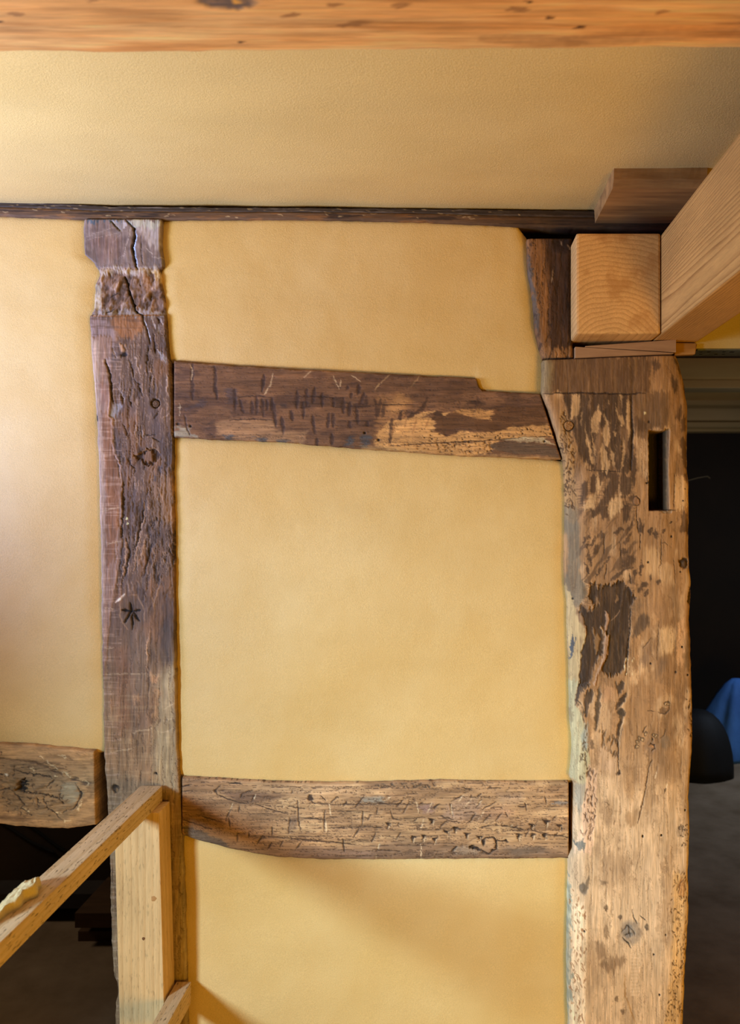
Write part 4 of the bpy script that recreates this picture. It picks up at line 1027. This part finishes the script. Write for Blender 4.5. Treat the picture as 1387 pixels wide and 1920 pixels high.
    p.lines([(720, 490, 760, 460, 800, 465, 820, 490, 815, 540, 770, 575, 700, 560), (640, 530, 700, 540, 760, 570), (820, 485, 880, 485, 900, 500), (520, 560, 560, 525)], 13, (42, 30, 20), depth=-2.5, warp=2)
    p.blob(655, 530, 18, 13, BLACK, depth=-3); p.blob(735, 500, 14, 18, (40, 28, 18), depth=-2)
    p.dashes((0, 105, 400, 105, 410, 135, 0, 135), 30, 6, 2.2, (70, 56, 40), 20, 60)
    p.view(0, 0, 1)
    p.dashes((360, 1480, 1060, 1480, 1060, 1600, 500, 1600), 90, 12, 1.6, (90, 66, 44), 170, 16, a=.6, depth=-.6)
    p.cracks(90, 5, 0.91, 511, (66, 47, 32), a=.8, depth=-.9)
    p.grain(34, 3, 0.17, 513, 0.4); p.grain(50, 24, 0.12, 515, 1.5)

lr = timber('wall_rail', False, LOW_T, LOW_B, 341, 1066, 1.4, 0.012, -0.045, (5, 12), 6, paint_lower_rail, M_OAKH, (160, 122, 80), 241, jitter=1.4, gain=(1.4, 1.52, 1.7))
tag(lr, 'grey-brown oak rail scored all over with tool nicks above the bottom plaster panel', 'rail', 'horizontal oak rails')

def paint_left_rail(p):
    X, Y = p.X, p.Y
    # swirling grain round a large knot
    cx, cy = 62, 1478
    r = np.hypot((X - cx) / 1.75, (Y - cy))
    sw = fbm(r / 4.2 + p.wx * .7, np.arctan2(Y - cy, X - cx) * 1.2 + r * .02, 601, 4)
    k = sstep(70, 40, r)
    p.tint(sstep(0.5, 0.66, sw) * (.35 + .4 * k), (98, 70, 42)); p.h += (sw - .5) * 4 * k
    p.tint(sstep(0.58, 0.72, fbm(X / 50, Y / 16, 603, 4)) * .5 * (1 - k), (112, 80, 48))
    p.view(0, 1380, 0.15862)
    p.poly((0, 270, 250, 280, 560, 370, 820, 480, 960, 640, 960, 760, 880, 900, 740, 1000, 400, 950, 200, 900, 0, 860), (122, 96, 64), a=.6, soft=60)
    p.poly((-200, 260, 200, 280, 500, 350, 760, 480, 700, 420, 400, 300, 0, 250), (78, 54, 32), a=.8, soft=20, depth=-2)
    p.poly((830, 470, 960, 530, 1080, 560, 1000, 580, 880, 520), (66, 48, 32), a=.8, soft=20, depth=-2)
    p.poly((740, 560, 880, 560, 940, 680, 900, 760, 820, 800, 720, 740), (140, 126, 96), a=.7, soft=40)
    p.lines([(640, 520, 550, 620), (260, 650, 400, 680, 520, 690, 690, 740), (880, 560, 950, 660, 950, 720, 870, 860, 740, 900), (700, 680, 700, 760, 760, 810), (160, 660, 240, 760, 300, 830), (430, 720, 450, 850), (560, 700, 690, 730), (500, 720, 560, 850, 640, 900, 740, 1000), (330, 430, 620, 500), (180, 400, 340, 460), (240, 850, 330, 900), (0, 640, 120, 620)], 14, (44, 31, 20), a=.9, depth=-2.5, warp=2)
    p.lines([(470, 240, 520, 260), (540, 300, 700, 400), (690, 220, 780, 270), (730, 410, 840, 480), (640, 450, 680, 470), (960, 520, 1070, 570), (360, 380, 420, 410), (640, 880, 740, 920), (260, 850, 340, 890), (760, 1010, 840, 1000), (900, 900, 980, 780)], 18, (214, 180, 126), a=.7, depth=.8, warp=3)
    p.polys([(900, 260, 1090, 200, 1100, 520, 980, 460, 860, 380), (0, 110, 400, 130, 600, 220, 300, 250, 0, 240)], (182, 136, 82), a=.5, soft=60)
    p.poly((200, 640, 220, 560, 300, 510, 330, 570, 270, 640, 240, 680), (30, 21, 14), depth=-9, soft=10, warp=4)
    p.polys([(90, 520, 200, 480, 240, 560, 200, 650, 120, 620), (160, 600, 220, 610, 210, 660, 150, 650)], (120, 90, 54), a=.8, soft=14, depth=2)
    p.blob(70, 455, 18, 18, (222, 196, 160)); p.line((0, 180, 20, 190, 25, 215, 0, 225), 8, (60, 44, 30))
    p.poly((-200, 900, 300, 960, 300, 1000, 0, 980), (96, 68, 42), a=.6, soft=40)
    p.view(0, 0, 1)
    p.dashes((0, 1430, 110, 1440, 140, 1500, 80, 1540, 0, 1520), 70, 7, 1.8, (62, 44, 28), 150, 60, a=.8)
    p.grain(26, 4, 0.17, 613, 0.4); p.grain(30, 22, 0.12, 615, 1.6)

ll = timber('wall_rail', False, LEFT_T, LEFT_B, -620, 176, 1.5, 0.012, -0.11, (5, 9), 5, paint_left_rail, M_OAKH, (160, 118, 72), 251, skew=(0, 3), jitter=1.4, gain=(1.3, 1.42, 1.6))
tag(ll, 'knot-eyed oak rail over the dark opening at left', 'rail', 'horizontal oak rails')

# ---- wall plate: the dark moulded strip at the head of the wall
def paint_plate(p):
    X, Y = p.X, p.Y
    t = (Y - curve(PLATE_T, X)) / (curve(PLATE_B, X) - curve(PLATE_T, X))
    p.tint(sstep(0.48, 0.36, t + p.wy * .1) * .9, (74, 68, 68))
    p.tint(sstep(0.60, 0.72, fbm(X / 40, Y / 5, 701, 4)) * .6 * sstep(.4, .5, t), (146, 98, 52))
    p.tint(sstep(0.56, 0.70, fbm(X / 30, Y / 4, 703, 4)) * .6 * sstep(.5, .3, t), (140, 132, 128))
    p.tint(sstep(0.60, 0.72, fbm(X / 70, Y / 5, 705, 4)) * .7, (44, 34, 28))
    p.tint(sstep(820, 1050, X) * .6, (54, 40, 26))
    p.dashes((0, 380, 1000, 392, 1000, 412, 0, 404), 70, 9, 1.6, (204, 178, 130), 5, 14, a=.7, depth=.3)
    p.h -= 7 * sstep(.55, .05, t)
    p.h -= 2.5 * sstep(.1, 0, np.abs(t - .42))
    p.grain(50, 3, 0.2, 713, 0.4)
wp = timber('wall_plate', False, PLATE_T, PLATE_B, -900, 1255, 1.8, 0.006, -0.045, (3, 5), 3, paint_plate, M_OAKH, (104, 78, 54), 261, jitter=1.2)
tag(wp, 'thin dark oak wall plate strip along the ceiling line', 'beam')

# ---- ceiling beam, crossing the room parallel to the wall
def ceiling_beam():
    n, m = 900, 130
    x = np.linspace(-2.3, 1.9, n)[:, None]; t = np.linspace(0, 1, m)[None, :]
    d_far = 0.745 + 0.016 * (x + 0.97) / 1.45 + (fbm(x * 14, x * 0 + 1, 5, 3) - .5) * 0.010 - 0.012 * np.exp(-((x + 0.09) / 0.03) ** 2) * 0
    d = d_far + t * 0.23
    zb = CEIL - 0.0895
    PXs = x * 700 + 0 * t; PYs = d * 700
    p = Painter(PXs + 0 * PYs, PYs, (206, 148, 86), 271, False)
    X, Y = p.X, p.Y
    p.tint(sstep(0.48, 0.66, fbm(X / 120, Y / 9, 801, 4)) * .6, (182, 122, 64))
    p.tint(sstep(0.52, 0.70, fbm(X / 160, Y / 12, 803, 4)) * .6, (226, 176, 114))
    p.tint(sstep(0.60, 0.80, fbm(X / 90, Y / 7, 805, 4)) * .4, (150, 96, 48))
    # marks placed by where they lie along the beam (metres -> painter units)
    def at(px, py):
        dist = (zb - EYE) / ((VY - py) * S) * D
        return ((px - VX) * S * dist / D * 700, (D - dist) * 700)
    def ml(px0, py0, px1, py1, w, c, a=.85):
        q = at(px0, py0) + at(px1, py1); p.line(q, w, c, a=a, warp=2)
    q = at(425, 2); p.blob(q[0], q[1], 22, 10, (84, 70, 66), a=.9, depth=-1.5); q = at(444, 5); p.blob(q[0], q[1], 4, 3, (200, 140, 60))
    for a_ in ((530, 32, 560, 26, 6), (610, 10, 646, 8, 6), (630, 48, 690, 43, 7), (735, 9, 770, 9, 6), (950, 18, 993, 17, 6), (1225, 28, 1250, 20, 5), (20, 28, 45, 28, 6), (160, 0, 180, 1, 6), (900, 74, 1100, 80, 16), (1050, 75, 1380, 60, 20)):
        ml(*a_, (116, 74, 40), .6 if a_[4] < 10 else .3)
    ml(545, 100, 620, 99, 4, (70, 46, 20)); ml(600, 102, 715, 101, 4, (84, 66, 30)); ml(640, 99, 700, 97, 3, (60, 40, 20))
    for (a, b) in ((1027, 33), (452, 78), (1085, 50), (990, 0), (0, 42)):
        q = at(a, b); p.blob(q[0], q[1], 3, 2.5, (74, 44, 22))
    p.grain(60, 4, .12, 807, .5); p.grain(120, 30, .08, 809, 1.5)
    h = p.h / 1000
    q0 = np.clip(1 - t / 0.05, 0, 1); q1 = np.clip((t - .93) / .07, 0, 1)
    rise = 0.012 * (1 - np.sqrt(1 - q0 * q0)) + 0.012 * (1 - np.sqrt(1 - q1 * q1))
    z = zb - h * 1.0 + rise
    A = np.stack([x + 0 * t, -d, z], -1)
    R, Cn = A.shape[:2]; nv = R * Cn; idx = np.arange(nv).reshape(R, Cn)
    V = [A.reshape(-1, 3)]; C = [np.minimum(s2l(np.clip(p.c, 4, 250)) * np.array((1.3, 1.34, 1.4)), 0.85).reshape(-1, 3)]
    F = [grid_faces(R, Cn)]
    loop = np.concatenate([idx[0, :-1], idx[:-1, -1], idx[-1, :0:-1], idx[:0:-1, 0]])
    top = V[0][loop].copy(); top[:, 2] = CEIL + 0.02
    cur = np.arange(len(loop)) + nv
    V.append(top); C.append(C[0][loop])
    F.append(np.stack([loop, np.roll(loop, -1), np.roll(cur, -1), cur], -1))
    faces = np.concatenate(F).tolist(); faces.append(cur[::-1].tolist())
    return mesh_obj('ceiling_beam', np.concatenate(V), faces, M_OAKB, None, np.concatenate(C), recalc=True)
M_OAKB = timber_mat('cleaned_oak_beam', (0.05, 1, 1), rough=0.55, amp=0.16, spec=0.35)
cb = ceiling_beam()
tag(cb, 'warm orange-brown oak ceiling beam crossing the top of the view', 'beam')

# ------------------------------------------------------------------ joints at the upper right
M_SOFT_END = softwood_mat('fresh_softwood_stub', (218, 170, 106), (192, 142, 82), (wx(1160) * 0.945, 0, EYE + (VY - 665) * S * 0.945), 1, 105, 0.012, 0, 0.62, (176, 122, 62))
M_SOFT_BEAM = softwood_mat('fresh_softwood_beam', (202, 152, 86), (154, 106, 54), (0.372, 0, EYE + 0.40), 1, 210, 0.016, 0, 0.55)
def stub():
    d = 0.10; k = S * (D - d) / D
    x0, x1 = (1080 - VX) * k, (1240 - VX) * k - 0.0015
    z0, z1 = EYE + (VY - 626) * k, EYE + (VY - 437) * k
    return box('beam_stub', x0, x1, -d, 0.045, z0, z1, M_SOFT_END, None, 0.005), x0, x1, z0, z1
st, sx0, sx1, sz0, sz1 = stub()
tag(st, 'square sawn softwood beam end showing growth rings on wooden wedges', 'beam')
lb = box('softwood_beam', sx1 + 0.0015, sx1 + 0.0985, -3.3, -0.002, sz0, sz1 - 0.002, M_SOFT_BEAM, None, 0.004)
tag(lb, 'long planed softwood beam running from the post towards the viewer', 'beam')

# old joist stub under the ceiling
def joist():
    bm_pts = []
    x0, x1, y0, y1 = 0.300, 0.475, -0.213, 0.03
    zc = CEIL + 0.004; zb = EYE + 0.597
    pr = [(y1, zb), (y0 + 0.012, zb - 0.001), (y0, zb + 0.012), (y0 - 0.004, zc), (y1, zc)]
    nx = 14
    verts = []; faces = []
    for i in range(nx + 1):
        x = x0 + (x1 - x0) * i / nx
        for j, (y, z) in enumerate(pr):
            verts.append((x, y + (0.0008 * math.sin(i * 0.9 + j) if j in (2,) else 0), z + (0.0008 * math.sin(i * 1.1 + j * 2) if j in (2,) else 0)))
    k = len(pr)
    for i in range(nx):
        for j in range(k):
            faces.append((i * k + j, i * k + (j + 1) % k, (i + 1) * k + (j + 1) % k, (i + 1) * k + j))
    faces += [tuple(range(k)), tuple(range(nx * k + k - 1, nx * k - 1, -1))]
    return mesh_obj('joist_stub', verts, faces, M_OLDBLOCK, None, smooth=False, recalc=True)
js = joist()
tag(js, 'short old oak joist stub fixed under the ceiling above the softwood beam end', 'joist')

# folding wedges and packing between post head and beam
def wedge(name, xa, xb, za0, za1, zb0, zb1, y0, y1, mat):
    return prism(name, [(xa, y0, za0), (xb, y0, zb0), (xb, y0, zb1), (xa, y0, za1), (xa, y1, za0), (xb, y1, zb0), (xb, y1, zb1), (xa, y1, za1)], mat, None, 0.0006, 1)
kw = S * (D - 0.038) / D
def X8(px): return (px - VX) * kw
def Z8(py): return EYE + (VY - py) * kw
w1 = wedge('wedge', X8(1078), X8(1262), Z8(671), Z8(650), Z8(663), Z8(661.5), -0.038, 0.035, M_WEDGE)
tag(w1, 'lower grey wooden wedge, thick at its left end, on the post head', 'wedge', 'folding wedges under the beam end')
w2 = wedge('wedge', X8(1097), X8(1267), Z8(650.6), Z8(649), Z8(660.5), Z8(637), -0.040, 0.033, M_WEDGE)
tag(w2, 'upper grey wooden wedge, thick at its right end, under the beam end', 'wedge', 'folding wedges under the beam end')
pb = prism('packing_block', [(X8(1269), -0.020, Z8(663)), (X8(1308), -0.020, Z8(661)), (X8(1310), -0.020, Z8(640)), (X8(1269), -0.020, Z8(639)),
                             (X8(1269), -0.003, Z8(663)), (X8(1308), -0.003, Z8(661)), (X8(1316), -0.003, Z8(640)), (X8(1269), -0.003, Z8(639))], M_OLDBLOCK, None, 0.001, 1)
tag(pb, 'small dark oak packing block at the right of the wedges', 'block')

# ------------------------------------------------------------------ temporary guard rail in new sawn timber
M_STUD = softwood_mat('sawn_stud', (224, 186, 128), (208, 166, 108), (-0.80, 0.10, 0), 2, 90, 0.02, 0.25, 0.7)
M_BATTEN = softwood_mat('rough_sawn_batten', (212, 182, 138), (196, 162, 114), (-0.66, 0, 0.72), 1, 120, 0.008, 0.75, 0.85)
dF, dB = 0.078, 0.0135
kF = S * (D - dF) / D
def FX(px): return (px - VX) * kF
zt = EYE + (VY - 1524) * kF
x0t, x1t = FX(213.5), FX(297.6)
x0b, x1b = FX(232), FX(316)
stud = prism('guard_post', [(x0b, -dF, 0), (x1b, -dF, 0), (x1t, -dF, zt), (x0t, -dF, zt), (x0b, -dB, 0), (x1b, -dB, 0), (x1t, -dB, zt), (x0t, -dB, zt)], M_STUD, None, 0.0015, 2)
tag(stud, 'pale sawn softwood upright fixed to the foot of the knotty left post', 'post')
M_KNOT = plain_mat('softwood_knot', (120, 78, 40), (84, 52, 26), 120, 0.7)
gp = stud
def knot(px, py, r, par):
    c = PXW(px, py, dF); c.y += 0.0001
    k = disc('knot', c, r, 0, 0.004, M_KNOT, par, 14, 0.0001)
knot(269, 1760, 0.0042, stud)
M_KNOT2 = plain_mat('softwood_knot_pale', (196, 146, 88), (170, 120, 66), 160, 0.7)
c = PXW(288, 1685, dF); c.y += 0.0001
disc('knot', c, 0.007, 0, 0.004, M_KNOT2, stud, 16, 0.0001)
# top batten: bears on the upright, runs out towards the viewer
bx1 = (303 - VX) * S * (D - 0.02) / D; bw = 0.046; bh = 0.034
bat = box('batten', bx1 - bw, bx1, -2.3, -dB - 0.002, zt, zt + bh, M_BATTEN, None, 0.0012)
tag(bat, 'rough sawn guard rail batten with a plaster splash running out to the lower left', 'batten', 'rough sawn battens')
# lower batten beside the upright
kL = S * (D - 0.01) / D
lz = EYE + (VY - 1832) * S
lx1 = wx(363)
lbat = box('batten', lx1 - 0.031, lx1, -2.3, -0.0165, lz - 0.046, lz, M_BATTEN, None, 0.0012)
tag(lbat, 'lower rough sawn batten fixed beside the pale upright at the bottom edge', 'batten', 'rough sawn battens')

# plaster splash on the batten
M_SPLASH = plaster_mat('dried_plaster', (214, 194, 146), (198, 176, 122), 0.8)
def splash():
    # on the batten top: a wedge of dried plaster with a lumpy broken edge and a thin tail
    zt2 = zt + bh
    xl = bx1 - bw
    n, m = 60, 26
    yy = np.linspace(-0.70, -0.465, n)[:, None]; t = np.linspace(0, 1, m)[None, :]
    s = (yy + 0.70) / 0.235
    wdt = 0.003 + 0.026 * sstep(.20, .9, s) * (1 + .15 * np.sin(s * 40))
    endc = np.sqrt(np.clip(1 - np.clip((s - .86) / .14, 0, 1) ** 2, 0, 1))
    wdt = wdt * np.maximum(endc, .05)
    X = xl - 0.001 + wdt * t
    H = (0.002 + 0.020 * sstep(.2, .85, s)) * np.maximum(endc, 0.05) * (0.65 + .35 * t) * np.where(t > .9, (1 - t) / .1, 1)
    H = H * (1 + .35 * (fbm(X * 400, yy * 200, 9, 3) - .5)) + 0 * t
    V = np.stack([X, yy + 0 * t + .006 * (fbm(X * 300, yy * 120, 12, 2) - .5), zt2 + H], -1)
    nv = n * m
    B = V.copy(); B[..., 2] = zt2 + 0.0002
    idx = np.arange(nv).reshape(n, m)
    loop = np.concatenate([idx[0, :-1], idx[:-1, -1], idx[-1, :0:-1], idx[:0:-1, 0]])
    cur = np.arange(len(loop)) + nv
    F = np.concatenate([grid_faces(n, m), np.stack([loop, np.roll(loop, -1), np.roll(cur, -1), cur], -1)]).tolist()
    F.append(cur[::-1].tolist())
    return mesh_obj('plaster_splash', np.concatenate([V.reshape(-1, 3), B.reshape(-1, 3)[loop]]), F, M_SPLASH, None, recalc=True)
ps = splash()
tag(ps, 'dried pale plaster lump lying on the rough sawn guard rail batten', 'plaster')

# ------------------------------------------------------------------ dim spaces behind the wall
# under the left rail: ledge, cut timbers, two cables
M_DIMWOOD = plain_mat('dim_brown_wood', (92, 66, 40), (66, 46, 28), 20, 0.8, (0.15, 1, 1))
def vp(px, py, y):
    k = S * (D + y) / D
    return Vector(((px - VX) * k, y, EYE + (VY - py) * k))
a = vp(140, 1712, 0.80); b = vp(300, 1740, 0.80)
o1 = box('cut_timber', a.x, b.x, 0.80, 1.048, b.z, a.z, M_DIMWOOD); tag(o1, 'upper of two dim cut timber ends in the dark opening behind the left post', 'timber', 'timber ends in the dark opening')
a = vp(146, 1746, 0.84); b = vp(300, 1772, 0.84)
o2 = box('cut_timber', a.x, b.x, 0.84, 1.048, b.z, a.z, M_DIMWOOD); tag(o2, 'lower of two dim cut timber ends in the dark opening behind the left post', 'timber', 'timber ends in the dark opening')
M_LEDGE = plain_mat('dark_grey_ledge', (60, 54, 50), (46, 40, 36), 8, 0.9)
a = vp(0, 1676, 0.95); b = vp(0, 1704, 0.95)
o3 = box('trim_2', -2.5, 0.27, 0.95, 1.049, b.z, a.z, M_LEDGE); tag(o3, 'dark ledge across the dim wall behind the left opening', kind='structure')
M_CABLE = plain_mat('black_cable', (22, 20, 18), (14, 12, 11))
for L, lab in (((18, 1552, 60, 1580, 100, 1598), 'lower-left of two thin black cables slanting down the dim wall under the left rail'), ((62, 1552, 95, 1578, 124, 1597), 'upper-right of two thin black cables slanting down the dim wall under the left rail')):
    pts = [vp(L[0] - 60, L[1] - 38, 1.044)] + [vp(L[i], L[i + 1], 1.044) for i in range(0, 6, 2)]
    tag(tube('cable', pts, 0.0045, M_CABLE), lab, 'cable', 'cables behind the left opening')

# far room on the right: blue sheet bundle, black round bag, thin pale wire on the wall
M_BLUE = plain_mat('blue_sheet', (66, 120, 190), (50, 96, 164), 7, 0.75, (1, 1, 0.6), 0.01, 14)
def far(px, py, y):
    return vp(px, py, y)
def lump(name, cx, cy, cz, prof, sx, sy, mat, seg=40, fold=0.08, seed=1, lean=0.0):
    rng = random.Random(seed); ph = [rng.uniform(0, 6.28) for _ in range(4)]
    V = []; F = []
    for i, (r, z) in enumerate(prof):
        for j in range(seg):
            a = 2 * math.pi * j / seg
            f = 1 + fold * (math.sin(3 * a + ph[0] + z * 4) + .6 * math.sin(7 * a + ph[1] - z * 6) + .4 * math.sin(11 * a + ph[2])) * min(1, r * 4)
            V.append((cx + math.cos(a) * r * sx * f + lean * z, cy + math.sin(a) * r * sy * f, cz + z))
    k = len(prof)
    for i in range(k - 1):
        for j in range(seg):
            F.append((i * seg + j, i * seg + (j + 1) % seg, (i + 1) * seg + (j + 1) % seg, (i + 1) * seg + j))
    F.append(tuple(range(seg))[::-1]); F.append(tuple(range((k - 1) * seg, k * seg)))
    return mesh_obj(name, V, F, mat, None, recalc=True)
yb = 2.75
c = far(1384, 1416, yb)
kz = S * (D + yb) / D
hh = (1416 - 1272) * kz
bl = lump('sheet_bundle', c.x + 0.015, yb, 0.0, [(0.30, 0), (0.31, .05 * hh), (0.29, .2 * hh), (0.245, .4 * hh), (0.19, .6 * hh), (0.13, .8 * hh), (0.075, .93 * hh), (0.03, 1.0 * hh)], 0.85, 0.6, M_BLUE, seg=72, fold=.11, seed=5, lean=-0.06)
tag(bl, 'crumpled blue sheet heaped on the floor by the far wall', 'sheet')
M_BLACKBAG = plain_mat('black_plastic', (16, 15, 14), (9, 9, 9), 9, 0.7)
yk = 2.45
c = far(1306, 1428, yk); kk = S * (D + yk) / D
rad = (1373 - 1306) * kk; hh = EYE - (1330 - VY) * kk
pf = [(math.cos(t) ** .8 * rad if t < 1.5 else 0.01, math.sin(t) * hh) for t in [i * 1.52 / 9 for i in range(10)]]
bb = lump('rubble_bag', c.x, yk, 0.0, pf, 1.0, 0.85, M_BLACKBAG, seg=56, fold=.035, seed=8)
tag(bb, 'black domed bag on the floor in front of the blue sheet', 'bag')
M_STRAW = plain_mat('pale_straw', (104, 88, 60), (84, 70, 48))
tag(tube('wire', [far(1270, 906, 3.36), far(1308, 896, 3.392), far(1326, 893, 3.392), far(1331, 897, 3.395)], 0.003, M_STRAW), 'thin pale wire poking out on the dark far wall', 'wire')

fb = box('far_beam', 0.225, 2.495, 2.45, 2.62, CEIL - 0.045, CEIL - 0.001, M_CORN, None, 0.004)
tag(fb, 'dim painted beam across the ceiling of the next room', 'beam')
